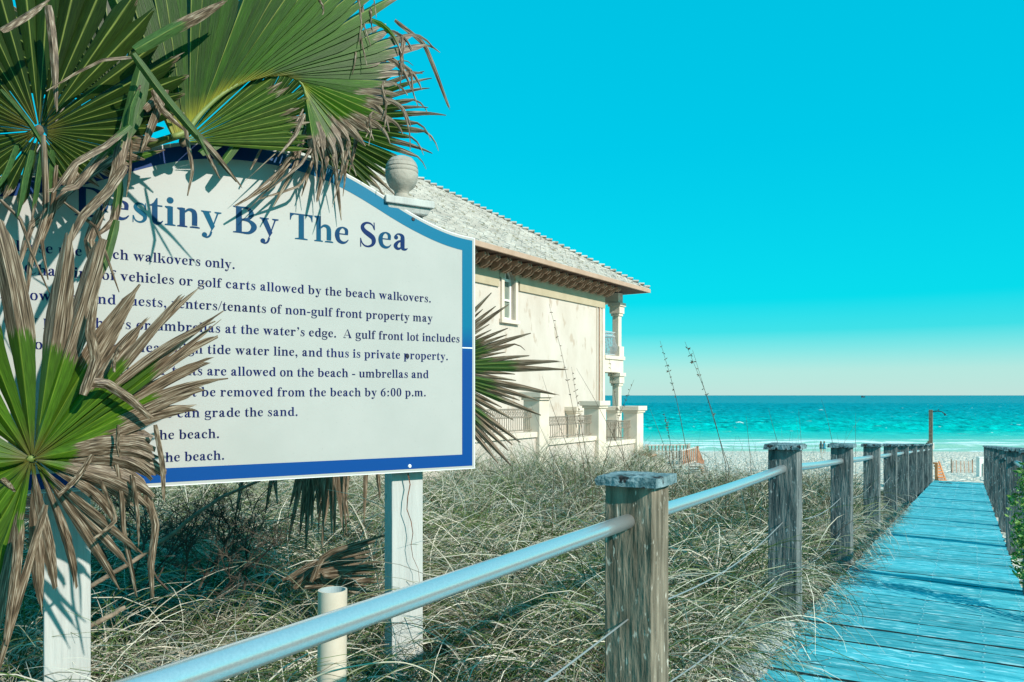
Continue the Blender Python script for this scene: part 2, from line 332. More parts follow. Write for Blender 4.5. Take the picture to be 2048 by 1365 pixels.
# 1/distance maps the ramp evenly towards the horizon
inv = N(t, 'ShaderNodeMath', operation='DIVIDE'); inv.inputs[0].default_value = 118.0; t.links.new(wob.outputs[0], inv.inputs[1])
rc = N(t, 'ShaderNodeValToRGB')
ramp(rc, [(0.0, (.0, .10, .14, 1)), (.10, (.0, .13, .17, 1)), (.25, (.0, .20, .22, 1)), (.40, (.0, .29, .27, 1)), (.58, (.0, .40, .33, 1)), (.68, (.06, .48, .37, 1)), (.76, (.28, .54, .38, 1)), (.88, (.42, .55, .38, 1)), (1.0, (.56, .54, .38, 1))])
t.links.new(inv.outputs[0], rc.inputs[0]); col = rc.outputs[0]
def seanoise(sc, st, det=4, rg=.55):
    mp = N(t, 'ShaderNodeMapping'); mp.inputs['Scale'].default_value = st; t.links.new(tcn.outputs['Object'], mp.inputs[0])
    n = N(t, 'ShaderNodeTexNoise'); n.inputs['Scale'].default_value = sc; n.inputs['Detail'].default_value = det; n.inputs['Roughness'].default_value = rg; t.links.new(mp.outputs[0], n.inputs[0]); return n.outputs[0]
w1 = seanoise(.22, (1, .22, 1), 7, .8); w2 = seanoise(.5, (.7, 1, 1), 4)
rw = N(t, 'ShaderNodeMapRange'); rw.inputs[1].default_value = .36; rw.inputs[2].default_value = .64; rw.inputs[3].default_value = .35; rw.inputs[4].default_value = 1.8; t.links.new(w1, rw.inputs[0])  # light and dark streaks: reflections on wave facets put into the water colour
vm = N(t, 'ShaderNodeVectorMath', operation='SCALE'); t.links.new(col, vm.inputs[0]); t.links.new(rw.outputs[0], vm.inputs['Scale']); 
sh = N(t, 'ShaderNodeMapRange'); sh.inputs[1].default_value = 165; sh.inputs[2].default_value = 215; t.links.new(sp.outputs[1], sh.inputs[0])
mxx = N(t, 'ShaderNodeMix', data_type='RGBA'); t.links.new(sh.outputs[0], mxx.inputs[0]); t.links.new(col, mxx.inputs[6]); t.links.new(vm.outputs[0], mxx.inputs[7]); col = mxx.outputs[2]
# foam of the breakers, and whitecaps further out
fn = seanoise(.10, (.35, 1.5, 1), 6, .7)
def band(c0, wd):
    n5 = N(t, 'ShaderNodeTexNoise'); n5.inputs['Scale'].default_value = .07; n5.inputs['Detail'].default_value = 5; t.links.new(tcn.outputs['Object'], n5.inputs[0])
    q = N(t, 'ShaderNodeMath', operation='MULTIPLY_ADD'); q.inputs[1].default_value = 20; t.links.new(n5.outputs[0], q.inputs[0]); t.links.new(sp.outputs[1], q.inputs[2])
    a = N(t, 'ShaderNodeMath', operation='SUBTRACT'); a.inputs[1].default_value = c0 + 10; t.links.new(q.outputs[0], a.inputs[0])
    a2 = N(t, 'ShaderNodeMath', operation='ABSOLUTE'); t.links.new(a.outputs[0], a2.inputs[0])
    r = N(t, 'ShaderNodeMapRange'); r.inputs[1].default_value = wd; r.inputs[2].default_value = 0; r.inputs[3].default_value = 0; r.inputs[4].default_value = .5; t.links.new(a2.outputs[0], r.inputs[0]); return r.outputs[0]
tot = None
for c0, wd in ((134, 5), (141, 2.5), (126, 1.3), (119.5, 1.4), (150, 1.6)):
    x = band(c0, wd)
    if tot is None: tot = x
    else:
        q = N(t, 'ShaderNodeMath', operation='MAXIMUM'); t.links.new(tot, q.inputs[0]); t.links.new(x, q.inputs[1]); tot = q.outputs[0]
sm = N(t, 'ShaderNodeMath', operation='ADD'); t.links.new(tot, sm.inputs[0]); t.links.new(fn, sm.inputs[1])
fr = N(t, 'ShaderNodeMapRange'); fr.inputs[1].default_value = .66; fr.inputs[2].default_value = .80; t.links.new(sm.outputs[0], fr.inputs[0])
wc = seanoise(.30, (.6, .7, 1), 5, .6); wr = N(t, 'ShaderNodeMapRange'); wr.inputs[1].default_value = .70; wr.inputs[2].default_value = .74; t.links.new(wc, wr.inputs[0])
fm = N(t, 'ShaderNodeMath', operation='MAXIMUM'); t.links.new(fr.outputs[0], fm.inputs[0]); t.links.new(wr.outputs[0], fm.inputs[1])
mxx = N(t, 'ShaderNodeMix', data_type='RGBA'); t.links.new(fm.outputs[0], mxx.inputs[0]); t.links.new(col, mxx.inputs[6]); mxx.inputs[7].default_value = (.85, .85, .80, 1); t.links.new(mxx.outputs[2], bs.inputs['Base Color'])
bp = N(t, 'ShaderNodeBump'); bp.inputs['Strength'].default_value = .8; bp.inputs['Distance'].default_value = .5; t.links.new(w1, bp.inputs['Height'])
bp2 = N(t, 'ShaderNodeBump'); bp2.inputs['Strength'].default_value = .5; bp2.inputs['Distance'].default_value = .2; t.links.new(w2, bp2.inputs['Height']); t.links.new(bp.outputs[0], bp2.inputs['Normal']); t.links.new(bp2.outputs[0], bs.inputs['Normal'])
me.materials.append(m)

# trodden sand: a finer sheet over the open beach
pxs = np.linspace(1180, 2120, 430); cs = [23.0]
while cs[-1] < 119: cs.append(cs[-1] * 1.0045)
Vb = []
for iz, z in enumerate(cs):
    ez_ = min(1, iz / 12)
    for px in pxs:
        p = CR * ((px - 1024) / FPX * z) + CF * z; x, y = p.x, p.y
        h = noise.noise((x * 1.7, y * 1.7, 2)) * .7 + noise.noise((x * 3.6, y * 3.6, 7)) * .5 + noise.noise((x * .6, y * .6, 1)) * .6
        h = -.26 * max(0, h - .02) * min(1, z / 45) * max(0, min(1, (112 - z) / 10))
        Vb.append((x, y, gz(x, y) + .05 * ez_ * 1 + h * ez_ + (-.03 if iz == 0 else 0)))
Vb = np.array(Vb); nxb = len(pxs); J, I = np.meshgrid(np.arange(len(cs) - 1), np.arange(nxb - 1), indexing='ij'); A0 = J * nxb + I
mb_ = fastmesh('beach', Vb, np.stack([A0, A0 + 1, A0 + nxb + 1, A0 + nxb], -1).reshape(-1, 4)); mb_.materials.append(g.data.materials[0])
bo_ = bpy.data.objects.new('beach', mb_); COL.objects.link(bo_); tag(bo_, kind='structure')

# ------------------------------------------------------------------ the boardwalk
DX0, DX1 = -.745, .292
bw = empty('boardwalk', (DX0, -1, deckz(-1)))
tag(bw, 'narrow boardwalk of weathered turquoise planks running down to the beach', 'boardwalk')
variants = []
for k in range(6):
    bm = MB(); n = 12; wd = .1265
    top = []; rr = random.Random(k)
    for i in range(n + 1):
        x = DX0 + (DX1 - DX0) * i / n
        j0, j1 = rr.uniform(-.002, .002), rr.uniform(-.002, .002)
        zz = rr.uniform(-.0012, .0012)
        for (y, z) in ((-wd / 2 + j0, -.03), (-wd / 2 + j0, zz - .004), (-wd / 2 + .006 + j0, zz), (0, zz - .0025), (wd / 2 - .006 + j1, zz), (wd / 2 + j1, zz - .004), (wd / 2 + j1, -.03)):
            top.append((x, y, z))
    fs = [(i * 7 + q, i * 7 + (q + 1) % 7, (i + 1) * 7 + (q + 1) % 7, (i + 1) * 7 + q)[::-1] for i in range(n) for q in range(7)]
    fs += [tuple(range(7)), tuple(n * 7 + q for q in range(6, -1, -1))]
    bm.add(top, fs); me = bpy.data.meshes.new('deck_board'); me.from_pydata([tuple(v) for v in bm.v], [], bm.f); me.materials.append(M['deck']); me.materials.append(M['deckgapshade'])
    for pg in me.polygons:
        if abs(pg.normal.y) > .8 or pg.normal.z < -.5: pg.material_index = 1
    variants.append(me)
sc = MB(); y = -.95; i = 0
while y < 21.85:
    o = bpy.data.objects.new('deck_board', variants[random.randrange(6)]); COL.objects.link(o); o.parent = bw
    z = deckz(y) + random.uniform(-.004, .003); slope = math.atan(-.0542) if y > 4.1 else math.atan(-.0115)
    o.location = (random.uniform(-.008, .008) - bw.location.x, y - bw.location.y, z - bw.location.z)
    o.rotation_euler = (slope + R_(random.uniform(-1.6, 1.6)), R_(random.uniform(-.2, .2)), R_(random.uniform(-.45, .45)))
    if y > 1.5:
        for X in (-.51, -.215, .06, .25):
            for dy in (-.03, .035):
                c = Vector((X + random.uniform(-.008, .008), y + dy, z + slope * dy + .0025)) - bw.location; r = .0042
                sc.add([c + Vector((r * math.cos(q * math.pi / 3), r * math.sin(q * math.pi / 3), .0006)) for q in range(6)], [tuple(range(6))])
    y += .14 + random.uniform(-.001, .002); i += 1
tag(sc.obj('screws', M['screw'], bw), kind='stuff')
for X in (-.70, -.22, .25):
    b = MB(); 
    for (ya, yb) in ((-1, 4.1), (4.1, 21.85)):
        za, zb = deckz(ya) - .034, deckz(yb) - .034
        b.add([Vector((X + sx_ * .02, yy_, zz_ + dz)) - bw.location for (yy_, zz_) in ((ya, za), (yb, zb)) for dz in (-.1, 0) for sx_ in (-1, 1)],
              [(0, 1, 3, 2), (4, 6, 7, 5), (0, 4, 5, 1), (2, 3, 7, 6), (0, 2, 6, 4), (1, 5, 7, 3)])
    b.obj('joist', M['post2'], bw)

# posts with caps
PW = .14
def deck_post(X, Y, label, group, m, name='handrail_post', capped=True, h=.89):
    zt = deckz(Y) + h if Y > 0 else deckz(0) + h
    cz = (-.0236 - .0542 * Y if Y > 4.1 else -.223 - (.0115 * (Y - 2.02))) if h == .89 else zt
    r = empty(name, (X, Y + PW / 2, cz - 1.45)); tag(r, label, 'post', group)
    b = MB(); n = 10; rr = random.Random(int(Y * 100)); hh = 1.45 - .028
    vs = []
    for i in range(n + 1):
        z = hh * i / n
        for (sx_, sy_) in ((-1, -1), (1, -1), (1, 1), (-1, 1)):
            vs.append((sx_ * (PW / 2 + rr.uniform(-.0015, .0015)), sy_ * (PW / 2 + rr.uniform(-.0015, .0015)), z))
    fs = [(i * 4 + q, i * 4 + (q + 1) % 4, i * 4 + 4 + (q + 1) % 4, i * 4 + 4 + q) for i in range(n) for q in range(4)] + [(3, 2, 1, 0), tuple(n * 4 + q for q in range(4))]
    b.add(vs, fs); o = b.obj('post_shaft', m, r, bevel=.004)
    if capped:
        b = MB(); k = 6; s = .089; th = .026; vs = []
        ring = []
        for e in range(4):
            for i in range(k):
                u = -1 + 2 * i / k
                ring.append([(u, -1), (1, u), (-u, 1), (-1, -u)][e])
        for (sc_, z) in ((1, 0), (1, th * .55), (.97, th), (0.5, th * 1.08)):
            for (u, v) in ring: 
                j = 1 + rr.uniform(-.025, .025) if sc_ > .9 else 1
                vs.append((u * s * sc_ * j, v * s * sc_ * j, hh + z + rr.uniform(-.0015, .0015)))
        n4 = len(ring); fs = [(a_ * n4 + i, a_ * n4 + (i + 1) % n4, (a_ + 1) * n4 + (i + 1) % n4, (a_ + 1) * n4 + i) for a_ in range(3) for i in range(n4)]
        fs += [tuple(range(n4 - 1, -1, -1)), tuple(3 * n4 + i for i in range(n4))]
        b.add(vs, fs); b.obj('post_cap', M['cap'], r)
    return r
order = ['', 'nearest handrail post left of the boardwalk, grey brown with a lichened black and teal cap', 'second handrail post along the left side of the boardwalk, mottled dark grey',
         'third handrail post along the left side of the boardwalk', 'fourth handrail post along the left side of the boardwalk', 'fifth handrail post along the left side of the boardwalk',
         'sixth handrail post along the left side of the boardwalk', 'seventh handrail post along the left side of the boardwalk', 'eighth handrail post along the left side of the boardwalk',
         'ninth handrail post along the left side of the boardwalk', 'tenth and last capped post left of the boardwalk, beside the shower post']
PX = DX0 - PW / 2 + .002
postY = [2.02 + 2.07 * (n - 1) for n in range(0, 11)]
for n in range(1, 11):
    deck_post(PX, postY[n], order[n], 'handrail posts on the left of the boardwalk', M['post'] if n == 1 else M['post2'])
rord = {2: 'handrail post', }
rl = ['nearest post right of the boardwalk, partly behind the green bush', 'second post right of the boardwalk, beyond the green bush', 'third post right of the boardwalk with pale lichen streaks', 'fourth post along the right side of the boardwalk', 'fifth post along the right side of the boardwalk',
      'sixth post along the right side of the boardwalk', 'seventh post along the right side of the boardwalk', 'farthest post right of the boardwalk, at the end of the planks']
for k, n in enumerate(range(3, 11)):
    deck_post(DX1 + PW / 2 - .002, postY[n] - (.5 if n == 3 else 0) + .05, rl[k], 'handrail posts on the right of the boardwalk', M['post2'])
def railz(Y): return (-.0236 - .0542 * Y if Y > 4.1 else -.223 - .0115 * (Y - 2.02)) - .125
def pipe(X, ya, yb, label, group):
    r = empty('handrail_pipe', (X, ya, railz(ya))); tag(r, label, 'handrail', group)
    n = 14; b = MB(); pts = [Vector((X, ya + (yb - ya) * i / n, railz(ya) + (railz(yb) - railz(ya)) * i / n - .006 * math.sin(math.pi * i / n))) - r.location for i in range(n + 1)]
    b.tube(pts, .0205, 20); b.obj('pipe', M['galv'], r, smooth=True)
    return r
names = ['nearest galvanised handrail pipe crossing in front of the sign', 'galvanised handrail pipe between first and second left posts', 'galvanised pipe between second and third left posts',
         'galvanised pipe between third and fourth left posts', 'galvanised pipe between fourth and fifth left posts', 'galvanised pipe between fifth and sixth left posts', 'galvanised pipe between sixth and seventh left posts',
         'galvanised pipe between seventh and eighth left posts', 'galvanised pipe between eighth and ninth left posts', 'farthest galvanised pipe on the left of the boardwalk']
for n in range(0, 10):
    ya = -.9 if n == 0 else postY[n] + PW - .02
    pipe(PX, ya, postY[n + 1] + .02, names[n], 'handrail pipes on the left of the boardwalk')
for k, n in enumerate(range(3, 6)):
    pipe(DX1 + PW / 2, postY[n] - (.35 if n == 3 else -.17), postY[n + 1] + .07, ['galvanised pipe right of the boardwalk by the green bush', 'galvanised pipe right of the boardwalk between second and third posts', 'galvanised pipe right of the boardwalk between third and fourth posts'][k], 'handrail pipes on the right of the boardwalk')
for n in range(0, 5):
    for q, (dz, sag) in enumerate(((-.27, .05), (-.53, .06))):
        ya = -.9 if n == 0 else postY[n] + PW - .02; yb = postY[n + 1] + .02
        b = MB(); m_ = 16
        pts = [Vector((PX, ya + (yb - ya) * i / m_, railz(ya) + (railz(yb) - railz(ya)) * i / m_ + dz - sag * math.sin(math.pi * i / m_))) for i in range(m_ + 1)]
        b.tube(pts, .0027, 6); o = b.obj('fence_cable', M['cable'], smooth=True)
        tag(o, '%s grey cable sagging %s' % (('upper', 'lower')[q], ['from the nearest left post towards the camera', 'between the first and second left posts', 'between the second and third left posts', 'between the third and fourth left posts', 'between the fourth and fifth left posts'][n]), 'cable', 'cables strung between the left posts')
for (py_, dy) in ((1195, 0),):
    pass

# shower post, side boards and things at the end of the walk
sh_ = empty('outdoor_shower', (-.80, 21.45, deckz(21) - .2)); tag(sh_, 'tall thin brown shower post with a dark spout at the end of the boardwalk', 'shower')
b = MB(); b.box((0, 0, .95), (.085, .085, 1.9)); b.obj('post_shaft', M['branch'], sh_, bevel=.004)
b = MB(); b.tube([(.04, 0, 1.86), (.14, 0, 1.87), (.24, 0, 1.855), (.30, 0, 1.80)], .011, 8); b.obj('spout_arm', M['black'], sh_, smooth=True)
b = MB(); b.lathe((.305, 0, 1.765), [(.028, 0), (.022, .02), (.008, .045)], 12); b.obj('shower_head', M['black'], sh_)
b = MB(); b.tube([(.16, 0, 1.87), (.16, 0, 1.92)], .006, 6); b.obj('valve', M['black'], sh_)
sr = empty('stair_side_rail', (-.80, 22, deckz(21.5))); tag(sr, 'pale plank side rail past the last left post, beside the shower', 'railing')
for k, dz in enumerate((.80, .48, .14)):
    b = MB(); b.add([(x, y, z) for y, zz in ((-1.1, .07), (1.1, -.05)) for z in (zz + dz - .075, zz + dz + .075) for x in (-.02, .02)], [(0, 1, 3, 2), (4, 6, 7, 5), (0, 4, 5, 1), (2, 3, 7, 6), (0, 2, 6, 4), (1, 5, 7, 3)])
    b.obj('rail_board', M['oldwood'], sr)
for y in (-.45, .35, 1.05):
    b = MB(); b.box((-.065, y, .32), (.085, .085, 1.2)); b.obj('rail_post', M['branch'], sr)
st = empty('orange_slatted_steps', C(1884, 957, 23.5)); st.location.z = gz(st.location.x, st.location.y) - .05; tag(st, 'orange brown stack of slatted wooden steps on the sand beyond the boardwalk', 'steps')
st.rotation_euler.z = TH
for k in range(7):
    b = MB(); b.box((.045 - .012 * k if k > 3 else .0, .05 * k, .07 + .082 * k), (.24 - .02 * k, .10, .05)); b.obj('slat', M['orange'], st, bevel=.004)
b = MB(); b.box((-.10, .12, .30), (.02, .16, .58)); b.obj('stringer', M['orange'], st)
b = MB(); b.add([(.13, 0, 0), (.16, 0, 0), (.10, .3, .62), (.07, .3, .62), (.13, .05, 0), (.16, .05, 0), (.10, .35, .62), (.07, .35, .62)], [(0, 1, 2, 3), (7, 6, 5, 4), (0, 4, 5, 1), (2, 6, 7, 3), (0, 3, 7, 4), (1, 5, 6, 2)]); b.obj('stringer', M['orange'], st)
def ground_loc(px, py, z):
    p = C(px, py, z); p.z = gz(p.x, p.y); return p
sf_ = empty('sand_fence', ground_loc(1925, 948, 44), TH); tag(sf_, 'short slatted sand fence on the beach past the end of the boardwalk', 'fence')
for k in range(16):
    x = -.55 + 1.12 * k / 15; b = MB(); b.box((x, .015 * (k % 2), .34 + random.uniform(-.03, .03)), (.035, .012, .78), Matrix.Rotation(R_(random.uniform(-5, 5)), 3, 'Y')); b.obj('slat', M['redwood'] if k % 3 == 0 else M['oldwood'], sf_)
for z in (.18, .55):
    b = MB(); b.tube([(-.6, .03, z), (0, .03, z - .02), (.6, .03, z)], .008, 5); b.obj('wire', M['cable'], sf_)
for x in (-.6, .6):
    b = MB(); b.tube([(x, .05, -.1), (x, .05, .8)], .03, 7); b.obj('fence_post', M['branch'], sf_)
wb = empty('white_bin', ground_loc(1961, 960, 29), TH); tag(wb, 'white box shaped beach bin beyond the right posts of the boardwalk', 'bin')
b = MB(); b.box((0, 0, .36), (.2, .2, .74), taper=1.05); b.obj('bin_body', M['white'], wb, bevel=.01)
b = MB(); b.box((0, 0, .75), (.24, .24, .035)); b.obj('bin_lid', M['white'], wb, bevel=.01)
b = MB(); b.box((.06, -.125, .28), (.10, .02, .52)); b.obj('bin_door', M['oldwood'], wb)
# rope lying on the last boards
b = MB(); p0 = Vector((-.60, 20.6, deckz(20.6) + .012)); b.tube(catmull([p0, p0 + Vector((.08, -.12, 0)), p0 + Vector((.2, -.1, -.004)), p0 + Vector((.26, .1, -.012)), p0 + Vector((.14, .2, -.014))], 16), .008, 6)
tag(b.obj('rope', M['black'], smooth=True), 'dark rope curled on the last planks of the boardwalk', 'rope')

# ------------------------------------------------------------------ wooden beach stair and brick planter by the terrace
def rail_run(r, p, q, h, m_rail, m_pick, npk, name='picket'):
    p, q = Vector(p), Vector(q); d = (q - p); L_ = d.length
    for z in (h, .12):
        b = MB(); b.tube([p + UP * z, q + UP * z], .035, 4); b.obj('rail', m_rail, r)
    for k in range(npk):
        c = p.lerp(q, (k + .5) / npk); b = MB(); b.box(c + UP * (h / 2 + .03), (.05, .05, h - .1)); b.obj(name, m_pick, r)
    for c in (p, q):
        b = MB(); b.box(c + UP * (h / 2), (.1, .1, h + .1)); b.obj('rail_post', m_rail, r)
ws = empty('beach_stair', ground_loc(1360, 940, 33), TH); ws.location.z = (HZ - 932) / FPX * 33
tag(ws, 'wooden beach stair landing with reddish pickets beyond the dune grass', 'stairs')
b = MB(); b.box((-.1, 1.0, .02), (2.2, 2.0, .06)); b.obj('landing', M['oldwood'], ws)
rail_run(ws, (-1.1, 1.9, 0), (.9, 2.3, 0), .75, M['oldwood'], M['branch'], 12)
rail_run(ws, (.05, .1, -.1), (.9, .9, 0), .72, M['oldwood'], M['redwood'], 8)
rail_run(ws, (-1.1, .3, -.1), (.05, .1, -.1), .70, M['oldwood'], M['oldwood'], 7)
rail_run(ws, (.95, .9, 0), (1.5, 2.2, -.7), .72, M['redwood'], M['redwood'], 5)
for k in range(5):
    b = MB(); b.box((1.0 + .1 * k, 1.2 + .22 * k, -.05 - .13 * k), (.7, .22, .04)); b.obj('tread', M['oldwood'], ws)
bp_ = empty('brick_planter', C(1288, 945, 26)); bp_.rotation_euler.z = -R_(3); bp_.location.z = C(0, 945, 26).z
tag(bp_, 'low pink brick pier beside the last terrace pillar', 'planter')
for r_ in range(8):
    for k in range(3):
        b = MB(); b.box((-.2 + .21 * k + (.05 if r_ % 2 else 0), 0, .04 + .078 * r_), (.20, .4, .068)); b.obj('brick', M['brick'] if (r_ + k) % 3 else M['redwood'], bp_)

# ------------------------------------------------------------------ the house
HA = R_(3.0)                                       # the house stands 3 degrees clockwise off the boardwalk
hloc = CR * 3.52 + CF * 30; HB = -3.1
house = empty('beach_house', (hloc.x, hloc.y, HB), -HA)
tag(house, 'two storey cream stucco beach house with grey tiled hip roof and seaward balcony', 'house')
# local frame: +y runs to the sea, +x faces the boardwalk; origin at the seaward corner of the side wall
def hz(h): return h - HB
EH = 4.25; OV = .9; LEN = 17.0; HW = 14.6; PORCH = 1.72; EAVE = 2.26
wt = hz(EH - .05)
# side wall with a real arched window opening
WY = None
def wall_y(px):                                    # y along the wall where the wall shows at pixel px
    a = (px - 1024) / FPX; s = (3.52 - a * 30) / (.5446 - a * .8387); return -s
wy = wall_y(1019); wz0 = hz((HZ - 640) / FPX * (30 + wy * .8387)); wz1 = hz((HZ - 560) / FPX * (30 + wy * .8387)); ww = .32
b = MB(); ya, yb = wy - ww, wy + ww
def quadx(b, x, y0, y1, z0, z1): b.add([(x, y0, z0), (x, y1, z0), (x, y1, z1), (x, y0, z1)], [(0, 1, 2, 3)])
quadx(b, 0, -LEN, ya, -1, wt); quadx(b, 0, yb, 0, -1, wt); quadx(b, 0, ya, yb, -1, wz0)
arc = [(wy + ww * math.cos(math.pi * i / 16), wz1 + ww * math.sin(math.pi * i / 16)) for i in range(17)]
for i in range(16):
    (y0, z0), (y1, z1) = arc[i], arc[i + 1]
    b.add([(0, y1, z1), (0, y0, z0), (0, y0, wt), (0, y1, wt)], [(0, 1, 2, 3)])
    b.add([(0, y0, z0), (0, y1, z1), (-.22, y1, z1), (-.22, y0, z0)], [(0, 1, 2, 3)])
b.add([(0, ya, wz0), (0, ya, wz1), (-.22, ya, wz1), (-.22, ya, wz0)], [(0, 1, 2, 3)]); b.add([(0, yb, wz0), (-.22, yb, wz0), (-.22, yb, wz1), (0, yb, wz1)], [(0, 1, 2, 3)])
b.add([(0, ya, wz0), (-.22, ya, wz0), (-.22, yb, wz0), (0, yb, wz0)], [(0, 1, 2, 3)])
b.add([(0, 0, -1), (-HW, 0, -1), (-HW, 0, wt), (0, 0, wt)], [(0, 1, 2, 3)]); b.add([(0, -LEN, -1), (0, -LEN, wt), (-HW, -LEN, wt), (-HW, -LEN, -1)], [(0, 1, 2, 3)]); b.add([(-HW, -LEN, -1), (-HW, -LEN, wt), (-HW, 0, wt), (-HW, 0, -1)], [(0, 1, 2, 3)])
b.obj('wall', M['stucco'], house)
win = empty('window', (-.16, wy, 0), parent=house)
b = MB(); b.add([(0, -ww, wz0), (0, ww, wz0)] + [(0, y - wy, z) for y, z in arc], [tuple(range(19))]); b.obj('pane', M['glass'], win)
b = MB()
for y_ in (-ww + .04, ww - .04, ): b.box((.02, y_, (wz0 + wz1) / 2), (.06, .08, wz1 - wz0))
b.box((.021, 0, wz1), (.065, ww * 2, .09)); b.box((.021, 0, wz0 + .04), (.065, ww * 2 - .17, .08)); b.box((.0215, 0, (wz0 + wz1) / 2), (.062, ww * 2 - .17, .06)); b.box((.02, 0, wz1 + ww * .48), (.05, .04, ww * .86))
b.tube([(.02, (y - wy) * .93, wz1 + (z - wz1) * .93) for y, z in arc], .035, 6); b.obj('frame', M['white'], win)
# frieze band under the eave, arch surround, window sill
b = MB(); fz0 = wt - .86
def slabx(b, x0, x1, y0, y1, z0, z1): b.bbox(x0, x1, y0, y1, z0, z1)
sw = ww + .26
slabx(b, .003, .06, -LEN, wy - sw, fz0, wt); slabx(b, .003, .06, wy + sw, .02, fz0, wt); b.obj('frieze', M['frieze'], house)
b = MB(); A = [(wy + sw * math.cos(math.pi * i / 16), wz1 + sw * math.sin(math.pi * i / 16)) for i in range(17)]
for i in range(16):
    (y0, z0), (y1, z1) = arc[i], arc[i + 1]; (Y0, Z0), (Y1, Z1) = A[i], A[i + 1]; x = .07
    b.add([(x, y0, z0), (x, Y0, min(Z0, wt)), (x, Y1, min(Z1, wt)), (x, y1, z1), (.002, y0, z0), (.002, Y0, min(Z0, wt)), (.002, Y1, min(Z1, wt)), (.002, y1, z1)], [(3, 2, 1, 0), (4, 7, 3, 0), (1, 2, 6, 5)])
b.obj('arch_surround', M['frieze'], house)
b = MB(); b.bbox(.002, .07, wy - ww - .14, wy - ww, wz0, wz1); b.bbox(.002, .07, wy + ww, wy + ww + .14, wz0, wz1); b.bbox(.003, .12, wy - ww - .2, wy + ww + .2, wz0 - .12, wz0 - .002); b.obj('window_surround', M['trim'], house)
b = MB(); b.bbox(.003, .05, -.36, -.30, 0, fz0 - .01); b.bbox(.004, .045, -.16, .03, 0, fz0 - .01); b.bbox(.003, .035, -.62, -.58, 0, fz0 - .01); b.obj('corner_trim', M['trim'], house)
b = MB(); b.tube([(.07, -.47, 0), (.07, -.47, fz0)], .025, 6); b.obj('downpipe', M['corbel'], house)
# roof: hip with courses of tiles
pitch = .60; ex, ey1, ey0 = OV, EAVE, -LEN - OV
ez = hz(EH); ridge_k = 7.4
roof = empty('roof', (0, 0, 0), parent=house)
b = MB(); hw = ridge_k
P = [(ex, ey0, ez), (ex, ey1, ez), (ex - 2 * hw, ey1, ez), (ex - 2 * hw, ey0, ez), (ex - hw, ey0 + hw, ez + hw * pitch), (ex - hw, ey1 - hw, ez + hw * pitch)]
b.add(P, [(0, 1, 5, 4), (1, 2, 5), (2, 3, 4, 5), (3, 0, 4)]); b.obj('roof_deck', M['tile'], roof)
tb = MB(); sl = math.sqrt(1 + pitch * pitch); cw, ch = .30, .27; nrow = int(hw * sl / ch)
rr = random.Random(3)
for r_ in range(nrow):
    k0, k1 = r_ * ch / sl, (r_ + 1.18) * ch / sl
    if k1 > hw: break
    ya, yb = ey0 + k0 + .05, ey1 - k0 - .02; y = ya + (cw / 2 if r_ % 2 else 0); 
    while y < yb:
        y2 = min(y + cw - .012, yb - max(0, 0)); j = rr.uniform(-.012, .012); th = .05 + rr.uniform(0, .025)
        tb.add([(ex - k0 + j + .01, y, ez + k0 * pitch + th), (ex - k0 + j + .01, y2, ez + k0 * pitch + th), (ex - k1, min(y2, yb - .1), ez + k1 * pitch + .012), (ex - k1, y, ez + k1 * pitch + .012),
                (ex - k0 + j + .01, y, ez + k0 * pitch + .002), (ex - k0 + j + .01, y2, ez + k0 * pitch + .002)], [(0, 1, 2, 3), (4, 5, 1, 0), (5, 2, 1), (4, 0, 3)])
        y += cw
tag(tb.obj('tile_courses', M['tile'], roof), kind='stuff')
b = MB(); nh = 44
for i in range(nh):                                 # hip caps stepping up the seaward hip
    k = (i + .5) / nh * hw; q = hw / nh * .62
    b.box((ex - k, ey1 - k, ez + k * pitch + .035), (q * 2.3, .24, .06), Matrix.Rotation(R_(45 + 90), 3, 'Z') @ Matrix.Rotation(0, 3, 'X') @ Matrix.Rotation(-math.atan(pitch / 1.414) * -1, 3, 'Y'))
b.obj('hip_cap', M['tile'], roof)
b = MB(); 
for i in range(40):
    b.box((ex - hw, ey0 + hw + (i + .5) * (ey1 - ey0 - 2 * hw) / 40, ez + hw * pitch + .05), (.3, (ey1 - ey0 - 2 * hw) / 40 * .94, .1))
b.obj('ridge_cap', M['tile'], roof)
b = MB(); b.bbox(ex - .03, ex + .045, ey0, ey1 + .05, ez - .125, ez + .02); b.bbox(ex - 2 * hw, ex - .03, ey1 - .03, ey1 + .05, ez - .125, ez + .02); b.obj('fascia', M['fascia'], roof)
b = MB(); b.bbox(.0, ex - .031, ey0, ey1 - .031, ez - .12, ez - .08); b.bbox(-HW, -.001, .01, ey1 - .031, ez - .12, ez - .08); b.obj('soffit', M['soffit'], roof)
b0 = MB(); KZ = .72
def bracket(y0, y1):
    pr_ = [(0, 0), (.58, 0), (.62, -.09), (.48, -.17), (.36, -.13), (.26, -.24), (.1, -.30), (0, -.32)]
    b0.add([(x, y0, z) for x, z in pr_] + [(x, y1, z) for x, z in pr_], [tuple(range(7, -1, -1)), tuple(range(8, 16))] + [(i, (i + 1) % 8, 8 + (i + 1) % 8, 8 + i) for i in range(8)])
bracket(-.11, -.045); bracket(.045, .11)
_unused = ([(0, -.06, 0), (.62, -.06, 0), (.66, -.06, -.10), (.5, -.06, -.20), (.36, -.06, -.17), (.26, -.06, -.30), (.1, -.06, -.40), (0, -.06, -.42)] + [(0, .06, 0), (.62, .06, 0), (.66, .06, -.10), (.5, .06, -.20), (.36, .06, -.17), (.26, .06, -.30), (.1, .06, -.40), (0, .06, -.42)],
       0)
b = MB(); b.bbox(.062, .12, -LEN, .02, wt - .34, wt + .03); b.obj('dark_gap_strip', M['soffit'], house)  # dark strip added behind the corbels so the gaps between read dark
proto = None
y = -.1
